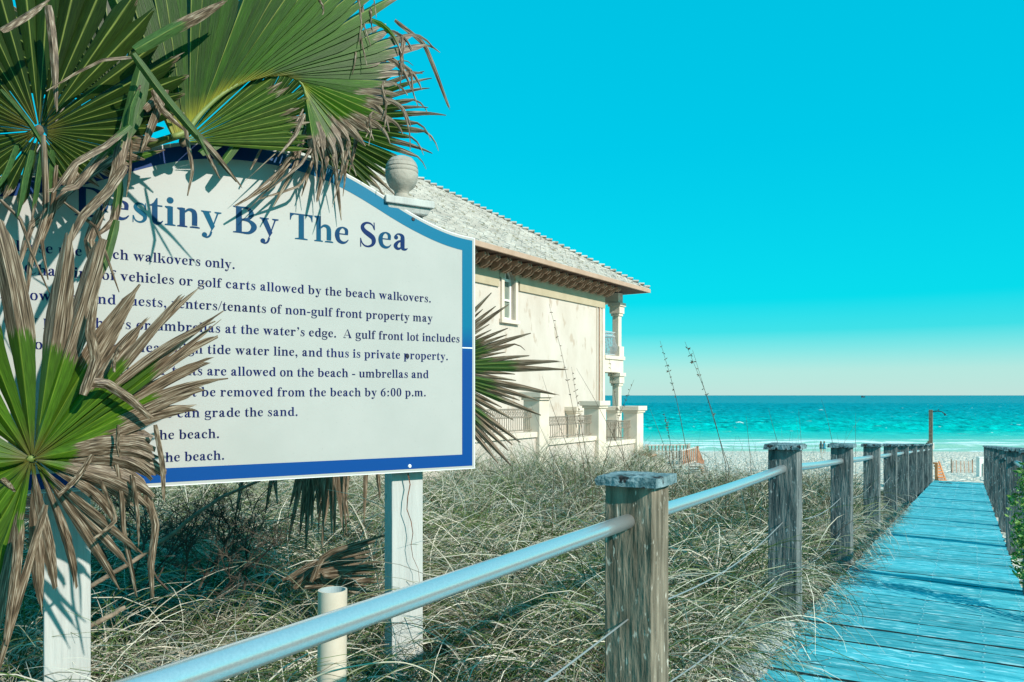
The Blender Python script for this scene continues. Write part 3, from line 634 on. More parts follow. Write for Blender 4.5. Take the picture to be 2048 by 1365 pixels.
while y > -LEN + .3:
    if proto is None: o = b0.obj('corbel', M['corbel'], house); proto = o
    else: o = proto.copy(); COL.objects.link(o); o.parent = house
    o.location = (.125, y, ez - .162); y -= .58
# porch with upper balcony
pz = lambda py, px=1235: hz((HZ - py) / FPX * 31.0)
def boxp(name, m_, x0, x1, y0, y1, z0, z1, parent=house, bev=0):
    b = MB(); b.bbox(x0, x1, y0, y1, z0, z1); return b.obj(name, m_, parent, bevel=bev)
cx0, cx1 = -.30, -.02; cy0, cy1 = PORCH - .36, PORCH - .06
zb0, zb1 = hz((HZ - 745) / FPX * 30.6), hz((HZ - 719) / FPX * 30.6)
boxp('balcony_slab', M['trim'], -HW, .02, .012, PORCH, zb0, zb1)
boxp('balcony_edge', M['trim'], -HW, .08, .013, PORCH + .06, zb1, zb1 + .14)
boxp('porch_beam', M['trim'], -HW, .0, PORCH - .42, PORCH, ez - .55, ez - .165)
for (z0, z1, nm) in ((zb1 + .141, ez - .551, 'upper_column'), (-.6, zb0 - .001, 'lower_column')):
    for cxm in (-.16, -4.8, -9.5):
        col_ = empty('porch_column', (cxm, PORCH - .21, 0), parent=house)
        b = MB(); b.bbox(-.14, .14, -.14, .14, z0, z1); b.obj('column_shaft', M['trim'], col_, bevel=.02)
        b = MB(); b.bbox(-.22, .22, -.22, .22, z1 - .42, z1 - .14); b.bbox(-.27, .27, -.27, .27, z1 - .14, z1 - .002); b.bbox(-.18, .18, -.18, .18, z1 - .52, z1 - .42); b.obj('capital', M['trim'], col_)
        b = MB(); b.bbox(-.21, .21, -.21, .21, z0 + .002, z0 + .40); b.obj('plinth', M['trim'], col_)
br = empty('balcony_railing', (-.16, 0, zb1 + .14), parent=house)
b = MB()
for z in (.06, .80, .95): b.tube([(0, .03, z), (0, PORCH - .40, z)], .02, 6)
b.obj('rail', M['ironblue'], br)
b = MB(); k = 0; yv = .08
while yv < PORCH - .45:
    b.tube([(0, yv, .06), (.10, yv, .2), (.13, yv, .36), (.04, yv, .58), (.0, yv, .80)], .011, 4, cap=False); yv += .085
yv = .15
while yv < PORCH - .45:
    b.tube([(.0, yv + .05 * math.cos(a_ * math.pi / 4), .875 + .05 * math.sin(a_ * math.pi / 4)) for a_ in range(9)], .009, 4, cap=False); yv += .13
tag(b.obj('balusters', M['ironblue'], br), kind='stuff')
br2 = empty('balcony_railing', (-.3, PORCH - .12, zb1 + .14), parent=house)
b = MB()
for z in (.06, .80, .95): b.tube([(-9, 0, z), (-.1, 0, z)], .02, 6)
b.obj('rail', M['ironblue'], br2)
b = MB(); xv = -.2
while xv > -9: b.tube([(xv, 0, .06), (xv, .1, .2), (xv, .13, .36), (xv, .04, .58), (xv, .0, .80)], .011, 4, cap=False); xv -= .11
tag(b.obj('balusters', M['ironblue'], br2), kind='stuff')

# ------------------------------------------------------------------ the terrace wall
tw = empty('terrace_wall', (hloc.x, hloc.y, HB), -HA); tag(tw, 'stepped cream garden wall with capped pillars and iron railings before the house', 'wall')
TX = 2.5
def tpil(y, ztop, w_=.5, x=TX, zb=-1.2):
    p = empty('pillar', (x, y, 0), parent=tw); z = hz(ztop)
    b = MB(); b.bbox(-w_ / 2, w_ / 2, -w_ / 2, w_ / 2, zb, z - .22); b.obj('pillar_shaft', M['trim'], p)
    b = MB(); b.bbox(-w_ / 2 - .05, w_ / 2 + .05, -w_ / 2 - .05, w_ / 2 + .05, z - .22, z - .15); b.bbox(-w_ / 2 - .10, w_ / 2 + .10, -w_ / 2 - .10, w_ / 2 + .10, z - .15, z); b.obj('pillar_cap', M['trim'], p, bevel=.012)
def tseg(y0, y1, zc):
    z = hz(zc)
    b = MB(); b.bbox(TX - .13, TX + .13, y0, y1, -1.2, z - .14); b.obj('wall_panel', M['stucco'], tw)
    b = MB(); b.bbox(TX - .19, TX + .19, y0, y1, z - .139, z); b.obj('coping', M['trim'], tw, bevel=.01)
    r = empty('iron_railing', (TX, y0, z), parent=tw); L_ = y1 - y0; T = .62
    b = MB()
    for q in (.06, .40, T): b.tube([(0, 0, q), (0, L_, q)], .017, 5)
    b.obj('rail', M['iron'], r)
    b = MB(); n = int(L_ / .10)
    for k in range(1, n): b.tube([(0, L_ * k / n, .06), (0, L_ * k / n, .40)], .010, 4, cap=False)
    n = int(L_ / .16)
    for k in range(n):
        c = L_ * (k + .5) / n
        b.tube([(0, c + .06 * math.cos(a_ * math.pi / 5), .51 + .085 * math.sin(a_ * math.pi / 5)) for a_ in range(11)], .009, 4, cap=False)
        b.tube([(0, c - .08, .41), (0, c + .08, .61)], .007, 4, cap=False); b.tube([(0, c + .08, .41), (0, c - .08, .61)], .007, 4, cap=False)
    tag(b.obj('balusters', M['iron'], r), kind='stuff')
    for yq in [L_ * q for q in (.33, .66)] if L_ > 3.4 else [L_ / 2]:
        b = MB(); b.box((0, yq, T / 2), (.045, .045, T + .06)); b.obj('railing_post', M['iron'], r)
Y1, Y2, Y3 = -9.0, -5.55, -2.75
tpil(Y1, .09); tpil(Y2, -.17); tpil(Y3, -.36); tpil(-16.5, .25)
tseg(Y2 + .25, Y3 - .25, -1.46); tseg(Y1 + .25, Y2 - .25, -1.23); tseg(-16.25, Y1 - .25, -.98)
tpil(-.35, -.42, .42, x=.62); tpil(Y3 + .0, -.40, .4, x=.2)
b = MB(); b.bbox(.3, TX - .14, Y3 - .13, Y3 + .13, -1.2, hz(-1.5)); b.obj('wall_panel', M['stucco'], tw)
r = empty('iron_railing', (0, Y3, hz(-1.5)), parent=tw); b = MB()
for q in (.06, .62): b.tube([(.4, 0, q), (TX - .26, 0, q)], .017, 5)
b.obj('rail', M['iron'], r)
b = MB(); 
for k in range(18): b.tube([(.45 + .1 * k, 0, .06), (.45 + .1 * k, 0, .62)], .009, 4, cap=False)
tag(b.obj('balusters', M['iron'], r), kind='stuff')
b = MB(); b.bbox(.01, TX - .14, -17, Y3 - .14, -1.2, hz(-1.7)); b.obj('terrace_floor', M['trim'], tw)

# ------------------------------------------------------------------ the sign
P0 = CR * (-.487) + CF * 3.14
SA = R_(57.8); dS = CR * math.sin(SA) + CF * math.cos(SA); nS = CR * math.cos(SA) - CF * math.sin(SA)
sgn = empty('beach_rules_sign', P0 + UP * -1.25); tag(sgn, 'large cream notice board with blue border and beach rules on two white posts', 'sign')
o0 = sgn.location.copy()
def SP(t, h, d): return P0 + dS * t + UP * h + nS * d - o0
tcx = -.52; HWD = .896; BOT = -.312
TU = [0, .12, .246, .347, .42, .484, .56, .648, .72, .787, .85, .9]; TV = [.912, .906, .886, .852, .822, .792, .756, .721, .697, .680, .671, .669]
def topz(u): return float(np.interp(abs(u), TU, TV))
_us = np.linspace(-.9, .9, 181); _tv = np.array([topz(u) for u in _us]); _k = np.ones(13) / 13; _tv2 = np.convolve(np.pad(_tv, 6, mode='edge'), _k, 'valid')
def tops(u): return float(np.interp(u, _us, _tv2))
n = 72; us = [-HWD + 2 * HWD * i / n for i in range(n + 1)]
b = MB(); vs = []
for d in (.0205, .002):
    for u in us: vs.append(SP(tcx + u, tops(u), d))
    for u in us: vs.append(SP(tcx + u, BOT, d))
K = n + 1; fs = []
for i in range(n):
    fs.append((i, i + 1, K + i + 1, K + i)[::-1]); fs.append((2 * K + i, 2 * K + i + 1, 3 * K + i + 1, 3 * K + i))
b.add(vs, fs); b.obj('sign_panel', M['sign'], sgn)
b = MB(); vs = []; 
loop = [(u, tops(u)) for u in us] + [(u, BOT) for u in reversed(us)]
for d, e in ((.0207, 0), (.0018, 0)):
    for (u, z) in loop: vs.append(SP(tcx + u, z, d))
for (u, z) in loop:
    s_ = 1 if z > 0 else -1; vs.append(SP(tcx + u * (1 - .003 / HWD), z - s_ * .003, .0207))
m_ = len(loop); b.add(vs, [(i, (i + 1) % m_, m_ + (i + 1) % m_, m_ + i) for i in range(m_)] + [(i, 2 * m_ + i, 2 * m_ + (i + 1) % m_, (i + 1) % m_) for i in range(m_)])
b.obj('panel_edge', M['edge'], sgn)
# border
def ringpts(off):
    k = HWD - off; uu = [-k + 2 * k * i / n for i in range(n + 1)]; r = []
    for u in uu:
        sl_ = (tops(min(.89, u + .01)) - tops(max(-.89, u - .01))) / .02; r.append((u, tops(u) - off * math.sqrt(1 + sl_ * sl_)))
    for i in range(9): r.append((k, r[n][1] + (BOT + off - r[n][1]) * i / 8) if i else r[n])
    for i in range(n + 1): r.append((k - 2 * k * i / n, BOT + off))
    for i in range(9): r.append((-k, BOT + off + (r[0][1] - BOT - off) * i / 8))
    return r
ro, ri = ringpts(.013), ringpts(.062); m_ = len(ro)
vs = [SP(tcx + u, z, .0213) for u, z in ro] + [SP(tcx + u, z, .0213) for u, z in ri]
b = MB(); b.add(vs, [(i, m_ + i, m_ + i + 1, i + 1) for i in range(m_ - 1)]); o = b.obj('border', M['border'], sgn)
def border_glare_col(u, z):
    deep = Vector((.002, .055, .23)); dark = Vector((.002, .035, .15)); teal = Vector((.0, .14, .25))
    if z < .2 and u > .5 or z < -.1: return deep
    k = max(0, min(1, (u + .05) / .35)); return dark.lerp(teal, k)  # teal towards the right: sky glare on the vinyl put into its colour
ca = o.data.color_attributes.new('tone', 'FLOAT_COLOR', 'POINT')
for i, (u, z) in enumerate(ro + ri): c = border_glare_col(u, z); ca.data[i].color = (c.x, c.y, c.z, 1)
b = MB(); b.add([SP(tcx + HWD - .013, .203, .0217), SP(tcx + HWD - .062, .203, .0217), SP(tcx + HWD - .062, .198, .0217), SP(tcx + HWD - .013, .198, .0217)], [(0, 1, 2, 3)]); b.obj('vinyl_seam', M['edge'], sgn)
def screw_at(px, py, m_):
    a = (px - 1024) / FPX; t_ = (.487 + a * 3.14) / (math.sin(SA) - a * math.cos(SA)); z = 3.14 + t_ * math.cos(SA); h = (HZ - py) / FPX * z
    b = MB(); c = SP(t_, h, .0215); ring = lambda r, d: [c + dS * (r * math.cos(q * math.pi / 6)) + UP * (r * math.sin(q * math.pi / 6)) + nS * d for q in range(12)]
    b.add(ring(.008, 0) + ring(.006, .003), [(i, (i + 1) % 12, 12 + (i + 1) % 12, 12 + i) for i in range(12)] + [tuple(range(12, 24))]); b.obj('screw', m_, sgn)
screw_at(822, 441, M['black']); screw_at(815, 932, M['edge']); screw_at(810, 713, M['black'])
# posts of the sign
rotS = Matrix((( dS.x, nS.x, 0), (dS.y, nS.y, 0), (0, 0, 1)))
for (t0, t1, top) in ((0.0, .14, .765), (-1.22, -1.085, .765)):
    p = empty('sign_post', SP((t0 + t1) / 2, 0, -.07), parent=sgn)
    w_ = t1 - t0; b = MB(); b.box((0, .025, (top - 1.9) / 2), (w_, .08, top + 1.9), rotS); b.obj('post_shaft', M['signpost'], p, bevel=.004)
    b = MB(); b.box((0, 0, top + .016), (.215, .215, .03), rotS); b.box((0, 0, top - .012), (.175, .175, .026), rotS, taper=1.1); b.obj('post_cap', M['signpost'], p, bevel=.004)
    prof = [(.052, top + .031), (.056, top + .040), (.052, top + .05), (.034, top + .056), (.028, top + .07), (.033, top + .085), (.05, top + .098), (.062, top + .12), (.068, top + .148), (.0655, top + .157), (.068, top + .161), (.0675, top + .172), (.0645, top + .176), (.0665, top + .18), (.063, top + .192), (.060, top + .195), (.060, top + .199), (.045, top + .217), (.02, top + .227), (.003, top + .229)]
    b = MB(); b.lathe((dS.x * .008, dS.y * .008, 0), prof, 36); fo = b.obj('finial', M['finial'], p, smooth=True); smooth_angle(fo, 35)
b = MB(); cr = [SP(.075, -.315 - .05 * i, -.0035) + dS * (.010 * math.sin(i * 1.7) + .0006 * i * i) for i in range(11)]
for i in range(10):
    wq = .0025 * (1.2 - i / 10); b.add([cr[i] - dS * wq, cr[i] + dS * wq, cr[i + 1] + dS * wq * .8, cr[i + 1] - dS * wq * .8], [(0, 1, 2, 3)])
b.obj('rust_crack', M['rust'], sgn)

# lettering, drawn glyph by glyph in thousandths of an em
def RC(x0, y0, x1, y1): return ('p', [(x0, y0), (x1, y0), (x1, y1), (x0, y1)])
def PG(*p): return ('p', list(p))
def ST(*p): return ('s', list(p))
def CI(x, y, r): return ('p', [(x + r * math.cos(i * math.pi / 8), y + r * math.sin(i * math.pi / 8)) for i in range(16)])
def SF(x0, x1, y, up=1): return PG((x0, y), (x1, y), (x1, y + 26 * up), ((x0 + x1) / 2 + (x1 - x0) * .22, y + 42 * up), ((x0 + x1) / 2 - (x1 - x0) * .22, y + 42 * up), (x0, y + 26 * up))
def FL(x, y): return PG((x - 55, y), (x - 55, y - 24), (x, y - 60), (x + 125, y - 60), (x + 125, y), (x + 60, y + 12))
G = {
 'D': (722, [RC(95, 0, 240, 676), SF(15, 300, 0), SF(15, 300, 676, -1), ST((200, 659, 34), (400, 645, 60), (560, 540, 125), (622, 338, 160), (560, 135, 125), (400, 30, 60), (200, 17, 34))]),
 'B': (667, [RC(88, 0, 232, 676), SF(15, 300, 0), SF(15, 300, 676, -1), ST((200, 658, 36), (390, 640, 70), (470, 515, 125), (390, 385, 70), (220, 352, 34)), ST((210, 350, 34), (420, 325, 75), (535, 190, 145), (420, 35, 75), (200, 18, 36))]),
 'T': (667, [RC(262, 0, 405, 676), RC(32, 640, 635, 676), SF(165, 502, 0), PG((32, 660), (32, 492), (52, 492), (85, 600), (150, 645)), PG((635, 660), (635, 492), (615, 492), (582, 600), (517, 645))]),
 'S': (556, [ST((455, 500, 26), (415, 600, 36), (330, 655, 48), (220, 655, 60), (130, 585, 95), (120, 500, 112), (190, 415, 130), (320, 335, 145), (420, 260, 135), (445, 160, 120), (400, 65, 80), (290, 12, 52), (180, 25, 44), (100, 100, 34), (60, 215, 26)), PG((440, 690), (468, 690), (480, 480), (456, 480)), PG((48, -18), (76, -18), (70, 225), (46, 225))]),
 'A': (722, [PG((20, 26), (55, 26), (370, 690), (335, 690)), PG((330, 690), (385, 690), (660, 26), (500, 26)), RC(180, 210, 480, 246), SF(8, 220, 0), SF(430, 700, 0)]),
 'N': (722, [RC(90, 0, 130, 676), RC(560, 0, 600, 676), PG((90, 676), (240, 676), (600, 90), (600, -18), (560, -18), (90, 600)), SF(15, 205, 0), SF(490, 700, 676, -1), SF(15, 240, 676, -1)]),
 'P': (611, [RC(90, 0, 232, 676), SF(15, 310, 0), SF(15, 300, 676, -1), ST((200, 658, 36), (400, 635, 75), (510, 490, 145), (400, 345, 75), (220, 318, 34))]),
 'C': (722, [ST((640, 480, 26), (590, 595, 36), (470, 655, 50), (300, 640, 80), (150, 520, 130), (110, 338, 150), (150, 160, 130), (300, 35, 80), (460, 20, 50), (590, 70, 38), (670, 150, 30)), PG((640, 690), (665, 690), (668, 460), (645, 460))]),
 'O': (778, [ST((389, 660, 45), (210, 590, 105), (115, 338, 155), (210, 85, 105), (389, 15, 45)), ST((389, 660, 45), (568, 590, 105), (663, 338, 155), (568, 85, 105), (389, 15, 45))]),
 'a': (500, [CI(112, 352, 62), ST((85, 395, 40), (150, 445, 40), (230, 448, 60), (300, 400, 110), (312, 320, 125), (312, 90, 125), (355, 38, 80), (420, 40, 50), (465, 75, 26)), ST((300, 285, 42), (170, 225, 75), (95, 120, 118), (140, 45, 85), (220, 45, 60), (300, 110, 36))]),
 'b': (556, [RC(70, 10, 195, 660), FL(70, 676), ST((190, 390, 40), (290, 440, 55), (400, 380, 110), (440, 240, 140), (400, 90, 110), (290, 12, 50), (190, 30, 40))]),
 'c': (444, [CI(335, 350, 58), ST((355, 385, 40), (300, 445, 42), (210, 440, 60), (110, 360, 110), (85, 230, 130), (125, 95, 110), (230, 35, 75), (330, 55, 50), (405, 120, 26)), ]),
 'd': (556, [RC(362, 10, 487, 660), FL(362, 676), ST((365, 390, 40), (270, 440, 55), (155, 380, 110), (112, 240, 140), (155, 90, 110), (270, 15, 55), (370, 60, 40)), PG((420, 0), (545, 20), (545, 45), (487, 50), (420, 60))]),
 'e': (444, [RC(120, 255, 395, 287), ST((352, 285, 90), (345, 390, 92), (240, 450, 42), (120, 370, 105), (88, 235, 130), (130, 95, 110), (235, 38, 78), (335, 60, 48), (405, 130, 24))]),
 'f': (333, [RC(75, 0, 200, 520), SF(15, 285, 0), RC(12, 425, 310, 460), ST((138, 480, 125), (150, 600, 105), (225, 668, 50), (300, 665, 40)), CI(320, 625, 52)]),
 'g': (500, [ST((235, 455, 40), (120, 400, 95), (95, 310, 110), (120, 220, 95), (235, 168, 40)), ST((235, 455, 40), (345, 400, 95), (370, 310, 110), (345, 220, 95), (235, 168, 40)), RC(340, 395, 480, 450), ST((150, 185, 50), (70, 120, 60), (110, 60, 70), (260, 40, 90), (400, 10, 95), (430, -80, 80), (360, -165, 55), (220, -188, 42), (80, -150, 55), (50, -90, 50), (120, -20, 40))]),
 'h': (556, [RC(70, 0, 195, 660), FL(70, 676), SF(15, 250, 0), ST((190, 370, 40), (270, 435, 60), (360, 425, 95), (412, 345, 122), (415, 60, 125)), SF(305, 535, 0)]),
 'i': (278, [RC(75, 0, 200, 445), FL(75, 460), SF(15, 260, 0), CI(138, 610, 78)]),
 'k': (556, [RC(70, 0, 195, 660), FL(70, 676), SF(15, 250, 0), PG((190, 205), (190, 160), (420, 430), (380, 430)), PG((245, 300), (340, 330), (530, 26), (385, 26)), SF(350, 545, 0), SF(300, 500, 460, -1)]),
 'l': (278, [RC(75, 0, 200, 660), FL(75, 676), SF(15, 260, 0)]),
 'm': (833, [RC(70, 0, 195, 445), FL(70, 460), SF(15, 250, 0), ST((190, 370, 40), (265, 435, 60), (345, 425, 95), (390, 345, 122), (392, 60, 125)), SF(300, 490, 0), ST((450, 370, 40), (530, 435, 60), (620, 425, 95), (667, 345, 122), (670, 60, 125)), SF(570, 790, 0)]),
 'n': (556, [RC(70, 0, 195, 445), FL(70, 460), SF(15, 250, 0), ST((190, 370, 40), (270, 435, 60), (360, 425, 95), (412, 345, 122), (415, 60, 125)), SF(305, 535, 0)]),
 'o': (500, [ST((250, 455, 36), (140, 400, 95), (92, 230, 125), (140, 60, 95), (250, 5, 36)), ST((250, 455, 36), (360, 400, 95), (408, 230, 125), (360, 60, 95), (250, 5, 36))]),
 'p': (556, [RC(70, -190, 195, 445), FL(70, 460), SF(15, 265, -205), ST((190, 390, 40), (290, 440, 55), (400, 380, 110), (440, 240, 140), (400, 90, 110), (290, 12, 50), (190, 40, 40))]),
 'q': (556, [RC(362, -190, 487, 445), SF(300, 545, -205), ST((365, 390, 40), (270, 440, 55), (155, 380, 110), (112, 240, 140), (155, 90, 110), (270, 15, 55), (370, 60, 40))]),
 'r': (444, [RC(70, 0, 195, 445), FL(70, 460), SF(15, 270, 0), ST((190, 340, 40), (250, 425, 60), (330, 445, 60)), CI(355, 395, 62)]),
 's': (389, [ST((320, 320, 24), (290, 410, 34), (215, 448, 42), (135, 430, 62), (98, 365, 80), (135, 300, 98), (220, 240, 112), (295, 175, 98), (305, 95, 82), (250, 25, 55), (170, 8, 40), (95, 50, 32), (55, 150, 24)), PG((310, 465), (330, 465), (338, 315), (316, 315)), PG((38, -10), (60, -10), (62, 155), (40, 155))]),
 't': (333, [RC(68, 100, 193, 450), RC(20, 425, 300, 460), PG((20, 440), (100, 510), (165, 625), (193, 625), (193, 440)), ST((130, 130, 125), (140, 60, 110), (190, 20, 75), (250, 30, 50), (310, 90, 24))]),
 'u': (556, [ST((135, 440, 125), (135, 120, 125), (180, 35, 95), (270, 20, 60), (370, 90, 40)), RC(350, 15, 475, 445), PG((15, 460), (15, 434), (72, 420), (196, 420), (196, 460)), PG((290, 460), (290, 434), (350, 420), (475, 420), (475, 460)), PG((420, 0), (535, 20), (535, 45), (475, 55), (420, 60))]),
 'v': (500, [PG((40, 440), (190, 440), (330, 110), (265, -14), (235, -14)), PG((380, 440), (425, 440), (265, -14), (225, 40)), SF(10, 240, 460, -1), SF(320, 490, 460, -1)]),
 'w': (722, [PG((40, 440), (180, 440), (290, 130), (240, -14), (215, -14)), PG((330, 440), (365, 440), (240, -14), (215, 40)), PG((300, 440), (430, 440), (530, 130), (480, -14), (455, -14)), PG((600, 440), (645, 440), (485, -14), (450, 40)), SF(10, 230, 460, -1), SF(270, 480, 460, -1), SF(550, 710, 460, -1)]),
 'y': (500, [PG((40, 440), (190, 440), (335, 95), (262, -20)), PG((385, 440), (428, 440), (240, -80), (210, -90), (262, 60)), SF(8, 240, 460, -1), SF(325, 490, 460, -1), ST((250, -40, 50), (215, -140, 52), (150, -190, 40), (90, -185, 30)), CI(88, -135, 62)]),
 'z': (444, [PG((270, 420), (405, 420), (180, 40), (35, 40)), RC(40, 415, 405, 460), RC(30, 0, 400, 42), PG((40, 440), (40, 310), (60, 310), (110, 425)), PG((400, 20), (400, 160), (380, 160), (320, 35))]),
 '0': (500, [ST((250, 665, 36), (145, 590, 95), (98, 335, 125), (145, 80, 95), (250, 5, 36)), ST((250, 665, 36), (355, 590, 95), (402, 335, 125), (355, 80, 95), (250, 5, 36))]),
 '6': (500, [ST((455, 670, 24), (330, 620, 60), (180, 500, 105), (95, 300, 130), (140, 80, 100), (250, 8, 40)), ST((250, 415, 40), (350, 370, 90), (400, 215, 120), (355, 60, 90), (250, 8, 40)), ST((120, 360, 40), (190, 410, 40), (260, 415, 40))]),
 '.': (250, [CI(125, 55, 75)]), ',': (250, [CI(115, 60, 72), ST((150, 50, 80), (165, -20, 60), (120, -110, 35), (60, -160, 18))]), ':': (333, [CI(165, 55, 72), CI(165, 390, 72)]),
 '-': (333, [RC(35, 180, 298, 265)]), '/': (278, [PG((-10, -18), (40, -18), (290, 690), (240, 690))]), "'": (280, [CI(140, 620, 72), ST((175, 610, 80), (190, 545, 60), (150, 470, 35), (100, 430, 18))]), ' ': (250, []),
}
def sprim(pts, seg=5):
    v = catmull([Vector(p) for p in pts], (len(pts) - 1) * seg + 1); res = []; m = len(v)
    Ls, Rs = [], []
    for i in range(m):
        t_ = (v[min(i + 1, m - 1)] - v[max(i - 1, 0)]); t_.z = 0; t_.normalize(); nn = Vector((-t_.y, t_.x)); h = max(v[i].z, 10) / 2
        Ls.append((v[i].x + nn.x * h, v[i].y + nn.y * h)); Rs.append((v[i].x - nn.x * h, v[i].y - nn.y * h))
    return [[Rs[i], Rs[i + 1], Ls[i + 1], Ls[i]] for i in range(m - 1)]
GQ = {}
for ch, (adv, pr) in G.items():
    lay = []
    for k_, pts in pr: lay.append([pts] if k_ == 'p' else sprim(pts))
    GQ[ch] = (adv, lay)
def t_of(px): a = (px - 1024) / FPX; return (.487 + a * 3.14) / (math.sin(SA) - a * math.cos(SA))
def h_of(px, py): t_ = t_of(px); return (HZ - py) / FPX * (3.14 + t_ * math.cos(SA))
def adv(s): return sum(GQ[c][0] for c in s) / 1000
def text(name, s, em, base, anchor_sub, px_a, px_e, m_, hs=1.0):
    """anchor_sub starts at pixel px_a, the whole line ends at pixel px_e"""
    i0 = s.index(anchor_sub); ta, te = t_of(px_a), t_of(px_e); sub = s[i0:]
    nat = adv(sub) * em; sp_ = ((te - ta) - nat) / max(1, len(sub) - 1)
    tcur = ta - adv(s[:i0]) * em - sp_ * i0; b = MB()
    each = name == 'letter'
    for ch in s:
        adv_, lay = GQ[ch]
        for li, quads in enumerate(lay):
            d = .0214 + .00012 * li
            for q in quads: b.add([SP(tcur + x / 1000 * em, base + y / 1000 * em, d) for x, y in q], [tuple(range(len(q)))])
        tcur += adv_ / 1000 * em + sp_
        if each and lay: b.obj(name, m_, sgn); b = MB()
    if not each: return tag(b.obj(name, m_, sgn), kind='stuff')
mt = mat('title_vinyl_with_glare', (.003, .022, .10), (.0, .085, .15), scale=1.4, rough=.5, lo=.42, hi=.58, spec=.08)  # teal parts: sky reflection on the letters put into the colour
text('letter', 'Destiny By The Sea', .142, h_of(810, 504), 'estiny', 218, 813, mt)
body = [('Please use beach walkovers only.', 'beach', 173, 468, 455, 539), ('No Charging of vehicles or golf carts allowed by the beach walkovers.', 'of vehicles', 202, 858, 850, 606),
        ('All owners and guests, renters/tenants of non-gulf front property may', 'guests', 240, 861, 850, 645), ("only place chairs or umbrellas at the water's edge.  A gulf front lot includes", 'hairs', 189, 915, 910, 686),
        ('portion to the mean high tide water line, and thus is private property.', 'tide', 412, 892, 885, 721), ('No gazebos or tents are allowed on the beach - umbrellas and', 'are allowed', 411, 853, 845, 757),
        ('any equipment must be removed from the beach by 6:00 p.m.', 'be removed', 400, 848, 845, 793), ('Only contractors can grade the sand.', 'can', 352, 593, 588, 832),
        ('No glass on the beach.', 'the beach', 306, 437, 430, 876), ('No dogs on the beach.', 'the beach', 318, 447, 440, 919)]
for s_, sub, pa, pe, bx, by in body:
    text('rule_lettering', s_, .0485, h_of(bx, by), sub, pa, pe, M['navy'])

# ------------------------------------------------------------------ PVC stub
pv = empty('pvc_pipe', C(661, 1365, 2.42)); pv.location.z = -1.35; tag(pv, 'cream plastic pipe stub open at the top, beside the sign post', 'pipe')
zt = C(661, 1179, 2.42).z - pv.location.z; b = MB(); n = 28; tilt = .02
vs = []
for (r, z) in ((.0445, 0), (.0445, zt), (.0395, zt), (.0395, zt - .3)):
    for k in range(n): q = 2 * math.pi * k / n; vs.append((r * math.cos(q) - tilt * z * 0.0 + (z * .012), r * math.sin(q), z))
b.add(vs, [(i * n + k, i * n + (k + 1) % n, (i + 1) * n + (k + 1) % n, (i + 1) * n + k) for i in range(2) for k in range(n)]); o = b.obj('pipe_wall', M['pvc'], pv); smooth_angle(o, 40)
b = MB(); b.add(vs[2 * n:], [(k, (k + 1) % n, n + (k + 1) % n, n + k) for k in range(n)] + [tuple(n + k for k in range(n))]); b.obj('pipe_inside', M['pvcin'], pv)

# ------------------------------------------------------------------ palms
def smooth01(x): x = max(0, min(1, x)); return x * x * (3 - 2 * x)
def leafmesh(name, path, widths, nrm, fold, tone, dry, parent, rib=(.45, .5, .12), twist=0, hubtone=None):
    """a pleated strip: 5 points across, rib in the middle"""
    m_ = len(path); vs = []; cols = []; dr = []; uvs = []
    for i, p in enumerate(path):
        v = i / (m_ - 1)
        t_ = (path[min(i + 1, m_ - 1)] - path[max(i - 1, 0)]).normalized()
        nn = nrm
        if twist: nn = Matrix.Rotation(twist * v, 3, t_) @ nrm
        s_ = t_.cross(nn)
        if s_.length < 1e-4: s_ = t_.orthogonal()
        s_.normalize(); nn = s_.cross(t_).normalized(); w_ = widths[i] / 2
        for k, u in enumerate((-1, -.12, 0, .12, 1)):
            vs.append(p + s_ * (u * w_ * math.cos(fold)) - nn * (abs(u) * w_ * math.sin(fold)) - parent_off[0])
            c = Vector(tone)
            if hubtone: c = Vector(hubtone).lerp(c, smooth01(v / .16))
            if k == 2: c = c.lerp(Vector(rib), .55)
            elif k in (0, 4): c = c * .8
            cols.append((c.x, c.y, c.z, 1)); dr.append(dry(v, u)); uvs.append((u * .5 * w_ * 30, v * 3))
    if widths[-1] > .008:
        td = (path[-1] - path[-2])
        for k in range(5): vs[(m_ - 1) * 5 + k] += td * PR.uniform(-.6, .9)
    fs = [(i * 5 + k, i * 5 + k + 1, (i + 1) * 5 + k + 1, (i + 1) * 5 + k) for i in range(m_ - 1) for k in range(4)]
    me = bpy.data.meshes.new(name); me.from_pydata([tuple(v) for v in vs], [], fs); me.materials.append(M['palm'])
    ca = me.color_attributes.new('tone', 'FLOAT_COLOR', 'POINT'); ca.data.foreach_set('color', [x for c in cols for x in c])
    a_ = me.attributes.new('dry', 'FLOAT', 'POINT'); a_.data.foreach_set('value', dr)
    uv = me.uv_layers.new(name='UVMap'); li = np.zeros(len(me.loops), int); me.loops.foreach_get('vertex_index', li); arr = np.array(uvs)[li].ravel(); uv.data.foreach_set('uv', arr)
    o = bpy.data.objects.new(name, me); COL.objects.link(o); o.parent = parent
    return o
parent_off = [Vector((0, 0, 0))]
def new_frond(palm, hub):
    f = empty('frond', hub - palm.location, parent=palm); parent_off[0] = hub.copy(); return f
def stalk(f, hub, pts, r):
    b = MB(); b.tube([p - hub for p in catmull(pts, 14)], [r * (1.25 - .5 * i / 13) for i in range(14)], 8); b.obj('leaf_stalk', M['stalk'], f, smooth=True)
M['stalk'] = mat('palm_stalk', (.10, .16, .03), (.22, .26, .08), scale=6, rough=.5)
PR = random.Random(11)
def zs(px, d=.15):                                  # camera depth of a point hanging d in front of the sign's plane
    a_ = (px - 1024) / FPX; t_ = (.487 + a_ * 3.14) / (math.sin(SA) - a_ * math.cos(SA)); return 3.14 + t_ * math.cos(SA) - d
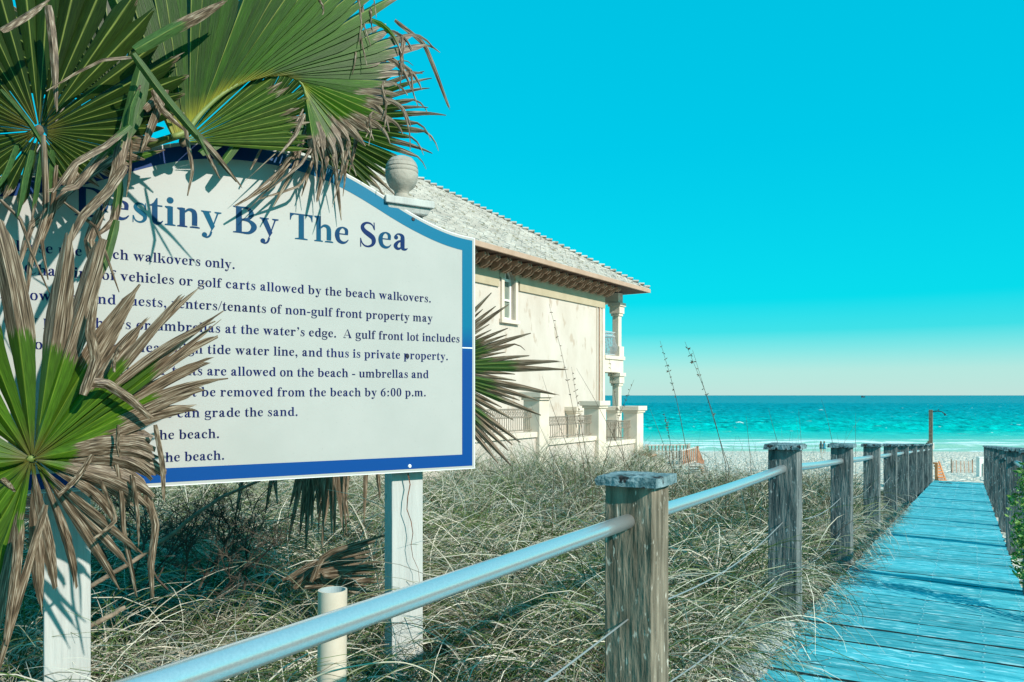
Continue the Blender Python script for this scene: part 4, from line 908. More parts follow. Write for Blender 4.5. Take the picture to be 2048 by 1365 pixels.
def fan(palm, hub, a0, a1, n_, Lf, z_of=None, split=.55, dry0=.8, droop=.12, green=(.045, .13, .012), hub_r=.02, costa=None, tilt=(0, 0), fold=.5, kink=.35, wmul=1.35, ragged=.1, tipw=.12, cut=False, hubtone=(.30, .33, .03), dens=None):
    f = new_frond(palm, hub)
    base_n = (-CF + CR * tilt[0] + UP * (.15 + tilt[1])).normalized()
    b = MB(); b.lathe((0, 0, 0), [(.002, -.018), (.011, -.012), (.014, 0), (.010, .012), (.002, .018)], 10); b.obj('hub', M['bark'], f, smooth=True)
    for i in range(n_):
        q = (i + .5) / n_; ang = R_(a0 + (a1 - a0) * q + PR.uniform(-.6, .6)); da = R_(abs(a1 - a0)) / n_
        Lm = (Lf(q) if callable(Lf) else Lf) * PR.uniform(1 - ragged, 1 + ragged * .4)
        org = costa(q) if costa else hub
        dirv = CR * math.cos(ang) + UP * math.sin(ang) + CF * (tilt[0] * math.cos(ang) + tilt[1] * math.sin(ang))
        d0 = dry0(q) if callable(dry0) else dry0; d0 += PR.uniform(-.10, .08)
        kv = PR.uniform(.72, .9) if PR.random() < kink else 2
        m_ = 18; path = []; ws = []; p = org + dirv * (hub_r); d = dirv.normalized(); step = (Lm - hub_r) * dirv.length / (m_ - 1); bendside = PR.uniform(-.25, .25)
        for j in range(m_):
            v = j / (m_ - 1); path.append(p.copy())
            r = hub_r + (Lm - hub_r) * v
            w_ = min(r, Lm * split) * da * wmul + (0 if costa is None else .012)
            if v > split: w_ *= tipw + (1 - tipw) * max(0, (1 - ((v - split) / (1 - split)) ** (1.3 if not cut else 3)))
            if v > kv: w_ *= .55
            ws.append(max(w_, .0022))
            if v > split: d = (d - UP * droop * (v - split) * 1.0 + CR * bendside * .12 * (v - split)).normalized()
            if v > kv: d = (d - UP * .55).normalized()
            p = p + d * step
        lift = PR.uniform(-.006, .006); path = [x + CF * lift for x in path]
        gg = PR.uniform(.75, 1.3); tone = (green[0] * gg * PR.uniform(.9, 1.2), green[1] * gg, green[2] * gg)
        leafmesh('leaf_segment', path, ws, base_n, fold, tone, (lambda v, u, d0=d0: (v - d0) * 1.6 + abs(u) * .06), f, hubtone=hubtone)
    return f
def strip(f, pts, wpx, dry0=.6, tone=(.06, .15, .03), fold=.45, n_=16, tw=0, taper=.9, z=None):
    if z is None: z = ('s', .12)
    if isinstance(z, tuple): pts = [(p[0], p[1], zs(p[0], z[1])) if len(p) == 2 else p for p in pts]
    wpx = wpx * .85; P3 = [C(*p) if len(p) == 3 else C(p[0], p[1], z) for p in pts]; path = catmull(P3, n_); lin_ = []
    for j in range(n_):
        uu = j / (n_ - 1) * (len(P3) - 1); k_ = min(int(uu), len(P3) - 2); lin_.append(P3[k_].lerp(P3[k_ + 1], uu - k_))
    path = [p.lerp(q_, .7) for p, q_ in zip(path, lin_)]; zz = sum((p[2] if len(p) == 3 else z) for p in pts) / len(pts)
    ws = []
    for j in range(n_):
        v = j / (n_ - 1); k = 1 - taper * max(0, (v - .55) / .45) ** 1.5
        if v < .08: k *= .7 + .3 * v / .08
        ws.append(max(wpx * zz / FPX * k, .0015))
    nn = (-CF + CR * PR.uniform(-.4, .4) + UP * PR.uniform(-.2, .3)).normalized()
    return leafmesh('leaf_segment', path, ws, nn, fold, tone, (lambda v, u: (v - dry0) * 1.6 + abs(u) * .12), f, twist=tw, rib=(.3, .36, .1))

pb = C(-420, 1300, 3.3); pb.z = gz(pb.x, pb.y)
palmL = empty('fan_palm', pb); tag(palmL, 'large fan palm with frayed brown tipped fronds in front of the sign at left', 'palm')
b = MB(); b.tube([(0, 0, -.2), (.05, 0, .5), (.02, .04, 1.1), (.06, .02, 1.6)], [.20, .17, .16, .14], 14)
for k in range(40):
    a_ = k * 2.4; z = .1 + k * .036; b.box((.17 * math.cos(a_), .17 * math.sin(a_), z), (.05, .05, .16), Matrix.Rotation(a_, 3, 'Z') @ Matrix.Rotation(.5, 3, 'Y'))
b.obj('trunk', M['bark'], palmL)
crown = palmL.location + Vector((.05, 0, 1.55))
# upper left frond
hubA = C(78, 262, zs(78, .16)); s = zs(78, .16) / FPX
fA = fan(palmL, hubA, -80, 262, 46, lambda q: float(np.interp(q, [0, .12, .19, .25, .35, .6, .8, 1], [110, 140, 165, 185, 300, 480, 260, 150])) * s, split=.8, dry0=lambda q: 1.05 if .27 < q < .9 else .84, droop=.1, tilt=(.55, 0), wmul=1.42, green=(.018, .040, .004), fold=.6, kink=.05, hubtone=(.07, .06, .01))
stalk(fA, hubA, [crown, crown.lerp(hubA, .5) + UP * .15, hubA], .014)
# upper middle, costapalmate frond
hubB = C(368, 268, zs(368)); s = 2.62 / FPX
cpts = [C(x, y, zs(x)) for x, y in ((345, 275), (375, 262), (398, 232), (440, 192), (490, 162), (540, 150), (580, 152), (605, 170), (612, 195))]
def costaB(q): return catmull(cpts, 101)[int(max(0, min(1, q)) * 100)]
def LB(q):
    return s * float(np.interp(q, [0, .15, .3, .45, .55, .65, .75, .88, 1], [420, 440, 460, 430, 380, 330, 250, 170, 130]))
fB = new_frond(palmL, hubB)
nB = 44; PRB = random.Random(5)
for i in range(nB):
    sB = s
    q = (i + .5) / nB; ang = R_(float(np.interp(q, [0, .2, .4, .55, .68, .8, .9, 1], [112, 82, 56, 36, 15, -14, -48, -86])) + PRB.uniform(-1, 1))
    org = costaB(q); Lm = LB(q) * PRB.uniform(.85, 1.08); d0 = float(np.interp(q, [0, .5, .65, .8, 1], [1.1, .86, .72, .62, .5])) + PRB.uniform(-.1, .12)
    d = (CR * math.cos(ang) + UP * math.sin(ang) + CF * .45 * math.cos(ang)).normalized(); kv = PRB.uniform(.68, .88) if PRB.random() < (.75 if q > .45 else .15) else 2
    m_ = 22; step = Lm / (m_ - 1) * (1.12 if kv < 1 else 1); path = []; ws = []; p = org.copy(); split = .60; bs_ = PRB.uniform(-.3, .3)
    for j in range(m_):
        v = j / (m_ - 1); path.append(p.copy())
        w_ = s * (9 + 34 * min(v, split) / split * (1.0 if q < .65 else .8))
        if v > split: w_ *= .10 + .90 * max(0, 1 - ((v - split) / (1 - split)) ** 1.2)
        if v > kv: w_ *= .6
        ws.append(max(w_, .0022))
        if v > split: d = (d - UP * .10 * (v - split) + CR * bs_ * .05).normalized()
        if v > kv: d = (d - UP * .42 + CR * .05).normalized()
        p += d * step
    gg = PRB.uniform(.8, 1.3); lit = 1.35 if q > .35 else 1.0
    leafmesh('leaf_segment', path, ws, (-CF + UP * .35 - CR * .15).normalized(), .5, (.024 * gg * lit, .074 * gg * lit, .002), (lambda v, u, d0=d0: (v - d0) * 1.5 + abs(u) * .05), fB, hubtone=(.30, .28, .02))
    if q > .42 and PRB.random() < .8:      # split threads hanging off the tips
        tip = path[-1 - PRB.randrange(2, 8)]; a_ = tip.copy(); pts = [a_]
        dx = PRB.uniform(-.1, .5); ln = PRB.uniform(45, 130) * s
        for k in range(1, 4): pts.append(a_ + CR * (dx * ln * .5 * k / 3 + PRB.uniform(-.01, .01)) - UP * ln * (k / 3) ** 1.4 + CF * PRB.uniform(-.01, .01))
        pth = catmull(pts, 10); leafmesh('leaf_thread', pth, [s * PRB.uniform(5, 9) * (1.05 - j / 10) + .0012 for j in range(10)], -CF, .3, (.06, .1, .03), (lambda v, u: .6), fB)
stalk(fB, hubB, [crown + UP * .1, crown.lerp(hubB, .55) + UP * .1, hubB], .016)
b = MB(); b.tube([p - hubB for p in catmull(cpts, 24)], [.010 * (1 - .7 * i / 23) for i in range(24)], 7); b.obj('costa', M['stalk'], fB, smooth=True)
hubH = C(235, 205, zs(235) + .45); sH = (zs(235) + .45) / FPX
fan(palmL, hubH, 15, 172, 22, lambda q: 360 * sH, split=.8, dry0=.95, droop=.15, green=(.014, .032, .004), fold=.6, kink=.1, hubtone=(.05, .05, .01))
# smaller low segments between
hubB2 = C(366, 284, zs(366) + .03); s2 = 2.7 / FPX
fB2 = fan(palmL, hubB2, 64, 4, 16, lambda q: (255 - 30 * q) * s2, tilt=(.55, 0), split=.8, dry0=.95, green=(.035, .08, .008), droop=.05, fold=.4, kink=.1, hubtone=(.2, .25, .03))
for pts, wp, dd in (([(150, 330), (250, 320), (330, 300)], 22, .9), ([(440, 330), (500, 250), (560, 205), (535, 215)], 26, .75), ([(400, 305), (470, 262), (550, 222)], 30, .85)):
    strip(fB2, pts, wp, dd, (.05, .12, .012))

# foreground frond at lower left
hubD = C(66, 918, zs(66, .30)); s = zs(66, .30) / FPX
fD = new_frond(palmL, hubD)
segD = []   # angle, length px, width px, dry start, end shape
for a_, L_, w_, d_, e_ in ((148, 330, 62, .55, .6), (131, 420, 66, .50, .5), (116, 480, 66, .50, .3), (104, 520, 64, .52, .25), (93, 470, 62, .50, .75), (83, 455, 60, .52, .35), (74, 440, 60, .50, .75),
                           (66, 400, 52, .50, .2), (59, 340, 44, .55, .3), (55, 250, 40, .7, .2)):
    segD.append((a_, L_, w_, d_, e_, .02))
for a_, L_, w_, d_, e_ in ((52, 540, 20, .50, .05), (49.5, 470, 26, .62, .5), (47, 490, 22, .50, .3), (45, 520, 24, .66, .25), (42.5, 450, 30, .52, .6), (40, 500, 20, .64, .1), (37, 420, 30, .52, .7), (34, 440, 24, .60, .3), (30, 370, 38, .5, .8), (26, 340, 34, .5, .6), (21, 290, 34, .55, .4)):
    segD.append((a_, L_ * .90, w_, d_, e_, .05))
for a_, L_, w_, d_, e_ in ((17, 250, 40, .55, .8), (12, 250, 42, .35, .7), (7, 250, 40, .3, .8), (2, 260, 40, .25, .7), (-3, 270, 38, .25, .8), (-9, 250, 34, .25, .7), (-15, 270, 32, .3, .6), (-21, 260, 30, .25, .6), (-28, 230, 28, .25, .7), (-36, 220, 26, .2, .6)):
    segD.append((a_, L_ * .86, w_, d_, e_, .22))
for a_, L_, w_, d_, e_ in ((-50, 270, 24, .15, .4), (-57, 280, 26, .12, .3), (-63, 310, 26, .2, .3), (-72, 260, 26, .15, .5), (-80, 250, 30, .1, .5), (-88, 300, 34, .12, .1), (-97, 350, 34, .3, .1), (-104, 370, 40, .7, .15), (-112, 340, 44, .8, .2), (-120, 330, 46, .9, .2), (-129, 300, 44, .9, .2),
                           (-139, 260, 42, .9, .2), (-150, 240, 42, .9, .2), (-161, 230, 44, .9, .2), (-172, 240, 46, .9, .2), (172, 260, 48, .9, .2), (160, 280, 54, .8, .2)):
    segD.append((a_, L_, w_, d_, e_, .06))
for (a_, L_, w_, d0, e_, dr) in segD:
    ang = R_(a_ + PR.uniform(-1, 1)); L3 = L_ * s; m_ = 20; d = (CR * math.cos(ang) + UP * math.sin(ang) + CF * (.5 * math.cos(ang) - PR.uniform(.0, .12))).normalized(); p = hubD + d * .012; path = []; ws = []
    bend = PR.uniform(-.12, .12)
    for j in range(m_):
        v = j / (m_ - 1); path.append(p.copy()); g_ = min(1, v / .55); wq = w_ * s * (.10 + .90 * g_ ** .9)
        if v > .62: wq *= 1 - (1 - e_) * ((v - .62) / .38) ** 1.3
        if v > .93: wq *= .75 if e_ > .3 else .5
        ws.append(max(wq * PR.uniform(.93, 1.05), .002)); d = (d - UP * dr * max(0, v - .35) + (CR * math.sin(ang) - UP * math.cos(ang)) * bend * .25 * v).normalized(); p += d * L3 / (m_ - 1)
    lift = PR.uniform(-.012, .012); path = [x + CF * lift for x in path]
    gg = PR.uniform(.85, 1.25)
    leafmesh('leaf_segment', path, ws, (-CF + CR * PR.uniform(-.15, .15)).normalized(), PR.uniform(.25, .5), (.055 * gg, .125 * gg, .006), (lambda v, u, d0=d0 + PR.uniform(-.04, .04): (v - d0) * 2.4 + abs(u) * .05), fD, hubtone=(.10, .09, .02), rib=(.22, .30, .03))
for pts, wp, dd in (([(180, 765), (215, 770), (260, 800), (300, 835)], 26, -1), ([(185, 910), (150, 960), (118, 990)], 14, -1), ([(235, 850), (233, 890), (238, 915)], 14, -1),
                    ([(230, 930), (240, 1000), (245, 1070), (262, 1150), (270, 1190)], 20, -1), ([(262, 950), (272, 1020), (276, 1090)], 15, -1), ([(290, 980), (310, 1050), (300, 1130), (303, 1190)], 20, -1),
                    ([(310, 850), (325, 930), (328, 1000)], 13, -1), ([(165, 790), (190, 720), (180, 660), (190, 600)], 26, -1), ([(240, 690), (226, 720), (228, 745)], 13, -1),
                    ([(0, 960), (28, 985)], 22, -1), ([(40, 1040), (30, 1150), (10, 1290)], 24, .1), ([(90, 1010), (50, 1150), (-10, 1360)], 20, -1), ([(200, 960), (232, 1040), (185, 1080)], 10, -1)):
    strip(fD, pts, wp, dd, (.06, .13, .02), z=('s', PR.uniform(.34, .42)), tw=PR.uniform(-.6, .6), taper=.5)
stalk(fD, hubD, [crown - UP * .35, crown.lerp(hubD, .6) - UP * .15, hubD], .014)

# torn strips hanging between the upper fronds and over the sign
hubG = C(262, 112, zs(262, .3)); fG = new_frond(palmL, hubG)
GS = [([(265, 108), (325, 190), (385, 262), (430, 310), (475, 366)], 22, .62), ([(270, 112), (205, 118), (150, 145), (92, 182)], 15, .05), ([(282, 130), (262, 215), (240, 300), (232, 340), (205, 420)], 34, .45), ([(290, 150), (272, 240), (235, 300)], 26, .9),
      ([(260, 250), (210, 290), (150, 325), (105, 385)], 20, .2), ([(250, 255), (190, 320), (150, 370), (100, 380)], 26, .3), ([(245, 300), (170, 350), (110, 400), (85, 480)], 30, -1), ([(250, 330), (215, 380), (165, 430), (130, 500)], 26, -1), ([(225, 300), (235, 380), (225, 440), (195, 470)], 26, .55),
      ([(232, 440), (210, 520), (175, 590), (120, 740)], 24, .5), ([(150, 330), (120, 400), (60, 450), (35, 540)], 24, -1), ([(110, 330), (100, 420), (80, 480), (95, 560)], 20, -1), ([(200, 420), (175, 480), (190, 560), (150, 600)], 30, -1), ([(85, 270), (90, 420), (60, 520), (52, 600)], 18, -1),
      ([(0, 180), (60, 250), (120, 350)], 14, 1.2), ([(0, 60), (50, 30), (95, 0)], 26, -1), ([(95, 10), (105, 90), (112, 212)], 22, -1), ([(365, 225), (378, 300), (385, 340), (375, 392)], 10, -1), ([(395, 270), (420, 320), (440, 358)], 9, .4), ([(262, 280), (258, 350), (252, 395)], 9, -1),
      ([(290, 220), (330, 180), (300, 260), (285, 300)], 20, -1), ([(305, 180), (325, 220), (370, 262)], 16, -1), ([(255, 260), (262, 210), (280, 170)], 20, .9), ([(270, 100), (340, 60), (400, 30), (448, 4)], 30, .5),
      ([(128, 405), (190, 455), (215, 520), (238, 585)], 9, -1), ([(0, 400), (40, 440), (60, 500), (100, 590)], 9, -1), ([(60, 300), (45, 360), (35, 430)], 26, 1.2), ([(80, 300), (70, 370), (62, 440)], 24, .8), ([(30, 290), (10, 340), (-10, 380)], 26, 1.2), ([(100, 300), (98, 360), (85, 410)], 24, 1.1)]
for pts, wp, dd in GS: strip(fG, pts, wp, dd, (.055, .12, .03), z=('s', PR.uniform(.18, .34)), tw=PR.uniform(-.25, .25), taper=.7)
# dangling ends over the top of the sign
hubK = C(600, 230, zs(600)); fK = new_frond(palmL, hubK)
for k in range(22):
    x0 = PR.uniform(600, 720); y0 = PR.uniform(215, 280); L_ = PR.uniform(60, 170); dx = PR.uniform(-1.0, .35) * L_ * (1.0 if x0 < 640 else .4)
    strip(fK, [(x0, y0), (x0 + dx * .35, y0 + L_ * .5), (x0 + dx, y0 + L_)], PR.uniform(5, 13), PR.choice([-1, -1, .3, .5]), (.06, .14, .03), z=('s', PR.uniform(.04, .16)), n_=9, tw=PR.uniform(-1, 1), taper=.8)
for pts, wp in (([(620, 260), (560, 340), (490, 400)], 9), ([(600, 300), (540, 370), (470, 412)], 9), ([(640, 285), (600, 370), (520, 398)], 8), ([(640, 270), (648, 330), (634, 402)], 14), ([(560, 215), (520, 300), (500, 340)], 9), ([(790, 40), (850, 90), (900, 220)], 12), ([(660, 120), (668, 145), (668, 172)], 15), ([(700, 300), (690, 340), (688, 375)], 8)):
    strip(fK, pts, wp, -1, z=('s', .1), taper=.5)

# palm behind the sign
pb2 = C(806, 1000, 4.6); pb2.z = gz(pb2.x, pb2.y)
palmR = empty('fan_palm', pb2); tag(palmR, 'fan palm behind the sign, its frond spreading out right of the board', 'palm')
topR = C(806, 700, 4.6); b = MB(); b.tube([(0, 0, -.2), (.0, 0, .5), (.02, .02, (topR - pb2).z)], [.10, .08, .08], 12); b.obj('trunk', M['bark'], palmR)
hubC = C(608, 236, 3.7); s = 3.7 / FPX
fC = fan(palmR, hubC, 62, -78, 34, lambda q: s * float(np.interp(q, [0, .3, .6, .8, 1], [260, 260, 300, 240, 150])), split=.62, dry0=.78, droop=.2, green=(.022, .055, .006), kink=.5, hubtone=(.1, .14, .02))
stalk(fC, hubC, [topR, topR.lerp(hubC, .5) + CR * .1, hubC], .014)
hubC2 = C(500, 262, 3.9); s = 3.9 / FPX
fC2 = fan(palmR, hubC2, 75, -22, 24, lambda q: s * 210, split=.6, dry0=.8, droop=.3, green=(.022, .055, .006), kink=.5, hubtone=(.1, .14, .02))
hubE = C(838, 735, 4.3); s = 4.3 / FPX
fE = fan(palmR, hubE, 62, -52, 32, lambda q: s * float(np.interp(q, [0, .2, .5, .8, 1], [130, 215, 255, 255, 235])), split=.66, tipw=.18, dry0=.62, droop=.05, green=(.045, .10, .025), kink=.05, wmul=1.45, fold=.6, ragged=.32, hubtone=(.1, .15, .03))
stalk(fE, hubE, [topR, topR.lerp(hubE, .5) + UP * .1, hubE], .014)
hubF = C(655, 800, 4.2); s = 4.2 / FPX
fF = new_frond(palmR, hubF)
for k in range(30):
    x0 = PR.gauss(650, 30); x1 = x0 + PR.gauss(-5, 28); y1 = PR.uniform(1000, 1100) if abs(x0 - 645) < 45 else PR.uniform(985, 1040)
    strip(fF, [(x0, 860), (x0 * .6 + x1 * .4, 940), (x1, y1)], PR.uniform(9, 20), -1, z=PR.uniform(4.0, 4.4), taper=.85, n_=9, tw=PR.uniform(-.8, .8))
for x0, x1, y1 in ((735, 728, 1045), (750, 760, 1000), (700, 690, 1010), (560, 530, 1030), (540, 555, 1010), (500, 470, 1040)):
    strip(fF, [(x0, 880), ((x0 + x1) / 2, 950), (x1, y1)], 12, -1, z=4.0, taper=.85, n_=9)
# dead fronds lying on the ground
df = empty('dead_palm_frond', C(640, 1120, 3.6)); tag(df, 'grey dried palm frond lying in the grass below the sign', 'dead frond'); parent_off[0] = df.location.copy()
for k in range(18):
    y0 = 1150 + PR.uniform(-20, 20); strip(df, [(590 + PR.uniform(-30, 60), y0 + 10), (650, 1110 + k * 4), (730 + PR.uniform(0, 40), 1075 + k * 7)], PR.uniform(10, 16), -1, z=PR.uniform(3.4, 3.7), n_=8, taper=.7)

# ------------------------------------------------------------------ branches and dead shrub below the sign
def branch(label, pts, r0, r1):
    P3 = catmull([C(*p) for p in pts], 16); o_ = P3[0]; b = MB(); n_ = 16
    b.tube([p - o_ + Vector((PR.uniform(-.004, .004), 0, PR.uniform(-.004, .004))) for p in P3], [r0 + (r1 - r0) * i / 15 for i in range(16)], 8); o = b.obj('fallen_branch', M['branch'], smooth=True, loc=o_); tag(o, label, 'branch')
branch('long thin dead branch leaning from the left sign post up behind the board', [(90, 1225, 3.0), (300, 1100, 3.1), (420, 1010, 3.3), (540, 950, 3.5)], .010, .006)
branch('pale bamboo like stick leaning behind the left sign post', [(0, 1200, 2.9), (130, 1130, 3.0), (260, 1060, 3.2)], .007, .006)
branch('weathered broken branch lying low beside the left sign post', [(120, 1300, 2.7), (180, 1255, 2.75), (250, 1215, 2.8)], .012, .008)
dsr = empty('dead_shrub', C(430, 1200, 3.5)); tag(dsr, 'tangled leafless dark shrub under the left half of the sign', 'shrub')
b = MB(); rr = random.Random(4)
def grow(p, d, L_, r, dep):
    n_ = 5; pts = [p.copy()]
    for i in range(n_): d = (d + Vector((rr.uniform(-.22, .22), rr.uniform(-.22, .22), rr.uniform(-.2, .22)))).normalized(); p = p + d * L_ / n_; pts.append(p.copy())
    b.tube([q - dsr.location for q in pts], [r * (1 - .4 * i / n_) for i in range(n_ + 1)], 4, cap=False)
    if dep > 0:
        for k in range(4 if dep > 1 else 5):
            q = pts[rr.randrange(1, n_ + 1)]; grow(q, (d + Vector((rr.uniform(-1, 1), rr.uniform(-1, 1), rr.uniform(-.7, .8)))).normalized(), L_ * .62, r * .6, dep - 1)
for k in range(12):
    px = 200 + k * 27; grow(C(px + rr.uniform(-20, 20), 1180, rr.uniform(3.2, 4.0)), (UP + CR * rr.uniform(-.9, .9) + CF * rr.uniform(-.4, .4)).normalized(), .30, .005, 4)
o = b.obj('twigs', M['twig'], dsr); tag(o, kind='stuff')

# ------------------------------------------------------------------ dune grass
def blades(name, bases, lens, wid, cols, segs=7, curl=(1.2, 3.4), lean=(0.1, .7), pale_tip=None, seed=1, kind='stuff', parent=None, curlpow=1.2, smooth=False):
    r = np.random.default_rng(seed); n_ = len(bases); clump = np.array([.72 + .75 * (noise.noise((p[0] * 1.1, p[1] * 1.1, 11)) + .35) for p in bases]).clip(.5, 1.35); lens = lens * clump if segs > 4 else lens; az = r.uniform(0, 2 * np.pi, n_); pit = np.pi / 2 - r.uniform(lean[0], lean[1], n_); cu = r.uniform(curl[0], curl[1], n_); daz = r.uniform(-1.6, 1.6, n_)
    p = bases.copy(); V = np.zeros((n_, segs + 1, 2, 3)); step = lens / segs
    wdir = r.uniform(-1, 1, (n_, 3)); wdir[:, 2] *= .3
    for s_ in range(segs + 1):
        u = s_ / segs; th = pit - cu * u ** curlpow; a_ = az + daz * u
        d = np.stack([np.cos(th) * np.cos(a_), np.cos(th) * np.sin(a_), np.sin(th)], 1)
        side = np.cross(d, wdir); side /= np.linalg.norm(side, axis=1, keepdims=True) + 1e-9
        w_ = (wid * (1 - .75 * u ** 1.6))[:, None] * .5
        V[:, s_, 0] = p - side * w_; V[:, s_, 1] = p + side * w_; p = p + d * step[:, None]
    nv = (segs + 1) * 2; base = (np.arange(n_) * nv)[:, None]; q = np.arange(segs)[None, :] * 2
    F = np.stack([base + q, base + q + 1, base + q + 3, base + q + 2], -1).reshape(-1, 4)
    me = bpy.data.meshes.new(name); me.vertices.add(n_ * nv); me.vertices.foreach_set('co', V.reshape(-1)); me.loops.add(F.size); me.loops.foreach_set('vertex_index', F.reshape(-1).astype(np.int32))
    me.polygons.add(len(F)); me.polygons.foreach_set('loop_start', (np.arange(len(F)) * 4).astype(np.int32)); me.polygons.foreach_set('loop_total', np.full(len(F), 4, np.int32)); me.update(calc_edges=True)
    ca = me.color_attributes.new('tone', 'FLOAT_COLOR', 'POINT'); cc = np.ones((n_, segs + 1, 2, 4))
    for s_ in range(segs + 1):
        cc[:, s_, :, :3] = (cols * (.62 + .5 * s_ / segs))[:, None, :]  # brownish blade bases, with the shade low in the grass painted in too
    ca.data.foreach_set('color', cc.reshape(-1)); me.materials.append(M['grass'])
    o = bpy.data.objects.new(name, me); COL.objects.link(o)
    if parent: o.parent = parent
    if kind: tag(o, kind=kind)
    return o
PAL = np.array([(.72, .66, .54), (.54, .50, .40), (.36, .31, .22), (.14, .18, .07), (.08, .14, .03), (.05, .09, .02), (.10, .07, .045), (.30, .32, .20)])
def gcols(n_, r, w_=(.19, .15, .07, .16, .17, .12, .07, .10)):
    k = r.choice(8, n_, p=np.array(w_) / sum(w_)); return PAL[k] * r.uniform(.75, 1.25, (n_, 1))
CRn, CFn = np.array(CR), np.array(CF)
def field(n_, z0, z1, px0, px1, seed, xmax=-.92, zpow=1.0):
    r = np.random.default_rng(seed); out_ = []
    while len(out_) < n_:
        q = r.uniform(0, 1, 4000); z = z0 * (z1 / z0) ** (q ** zpow); px = r.uniform(px0, px1, 4000)
        P_ = CRn[None] * ((px - 1024) / FPX * z)[:, None] + CFn[None] * z[:, None]
        for x, y, _ in P_:
            if x > xmax: continue
            if noise.noise((x * 1.6, y * 1.6, 3)) < -.22: continue
            out_.append((x, y, gz(x, y) - .01))
            if len(out_) >= n_: break
    return np.array(out_)
r = np.random.default_rng(3)
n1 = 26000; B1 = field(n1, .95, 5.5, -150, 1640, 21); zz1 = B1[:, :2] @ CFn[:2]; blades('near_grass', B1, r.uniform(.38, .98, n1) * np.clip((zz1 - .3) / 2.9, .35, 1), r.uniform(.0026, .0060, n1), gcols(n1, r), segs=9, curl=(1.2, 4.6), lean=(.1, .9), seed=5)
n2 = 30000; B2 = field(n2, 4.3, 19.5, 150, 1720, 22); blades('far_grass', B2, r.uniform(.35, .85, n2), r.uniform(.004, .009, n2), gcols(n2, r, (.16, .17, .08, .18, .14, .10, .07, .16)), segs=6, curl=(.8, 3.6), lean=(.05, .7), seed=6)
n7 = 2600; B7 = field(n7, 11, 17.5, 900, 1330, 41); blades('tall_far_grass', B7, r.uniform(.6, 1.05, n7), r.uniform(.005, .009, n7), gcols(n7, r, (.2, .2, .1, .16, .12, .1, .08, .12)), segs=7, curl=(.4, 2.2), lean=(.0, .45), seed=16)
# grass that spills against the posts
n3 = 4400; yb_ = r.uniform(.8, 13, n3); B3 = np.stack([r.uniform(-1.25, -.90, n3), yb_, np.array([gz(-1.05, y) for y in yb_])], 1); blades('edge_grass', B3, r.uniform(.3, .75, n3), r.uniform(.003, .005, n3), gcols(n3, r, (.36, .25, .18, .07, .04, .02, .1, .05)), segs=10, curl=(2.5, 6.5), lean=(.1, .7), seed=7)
# flat dry litter between the posts and over the board ends
n4_ = 5200; yb_ = r.uniform(2.4, 12, n4_); xo = -.74 + np.abs(r.normal(0, .10, n4_)) * np.where(yb_ < 7, 1, .4) - r.uniform(0, .3, n4_)
B4 = np.stack([xo, yb_, np.array([deckz(y) + .006 for y in yb_]) - np.where(xo < -.75, .05, 0) + r.uniform(0, .015, n4_)], 1)
blades('grass_litter', B4, r.uniform(.03, .16, n4_), r.uniform(.002, .004, n4_), gcols(n4_, r, (.25, .25, .2, .02, .0, .0, .28, .0)) * .8, segs=4, curl=(-.5, 1.2), lean=(1.2, 1.6), seed=8)
# tufts on the dune crest by the terrace and far sea oats
n5 = 900; m0 = MOUND[0][0]; X5 = m0.x + r.normal(0, .45, n5); Y5 = m0.y + r.normal(0, .45, n5); B5 = np.array([(x, y, gz(x, y)) for x, y in zip(X5, Y5)]); blades('crest_grass', B5, r.uniform(.25, .55, n5), r.uniform(.007, .012, n5), gcols(n5, r), segs=5, curl=(.8, 2.6), seed=9)
n6 = 1500; B6 = field(n6, 6, 13, 1100, 1700, 31); blades('dune_stalks', B6, r.uniform(.6, .95, n6), r.uniform(.003, .005, n6), gcols(n6, r, (.1, .1, .15, .15, .15, .2, .3, .02)) * .6, segs=7, curl=(.1, 1.5), lean=(.0, .35), seed=10)
# sand spilled at the left edge of the walk
b = MB(); rr = random.Random(8); n_ = 22; grid = {}
vs = []; fs = []
for i in range(n_ + 1):
    for j in range(13):
        y = 1.9 + 2.3 * i / n_; x = -1.0 + .40 * j / 12; e = -.62 - .10 * ((y - 1.9) / 2.3) ** .5 * 1.3 + .05 * noise.noise((y * 3, 0, 0)) + .03 * noise.noise((y * 11, 2, 0))
        hgt = -.12 * max(0, (-.80 - .05 * noise.noise((y * 4, 7, 0)) - x) / .14) + .02 * max(0, min(1, (e - x) / .12)) - .012 * (1 if x > e else 0) + .006 * noise.noise((x * 9, y * 9, 0)); vs.append((x, y, deckz(y) + hgt))
for i in range(n_):
    for j in range(12): a_ = i * 13 + j; fs.append((a_, a_ + 1, a_ + 14, a_ + 13))
b.add(vs, fs); tag(b.obj('spilled_sand', mat('fine_sand', (.36, .40, .39), (.48, .50, .48), scale=20, rough=.95, bump=.5, bscale=120), smooth=True), kind='stuff')

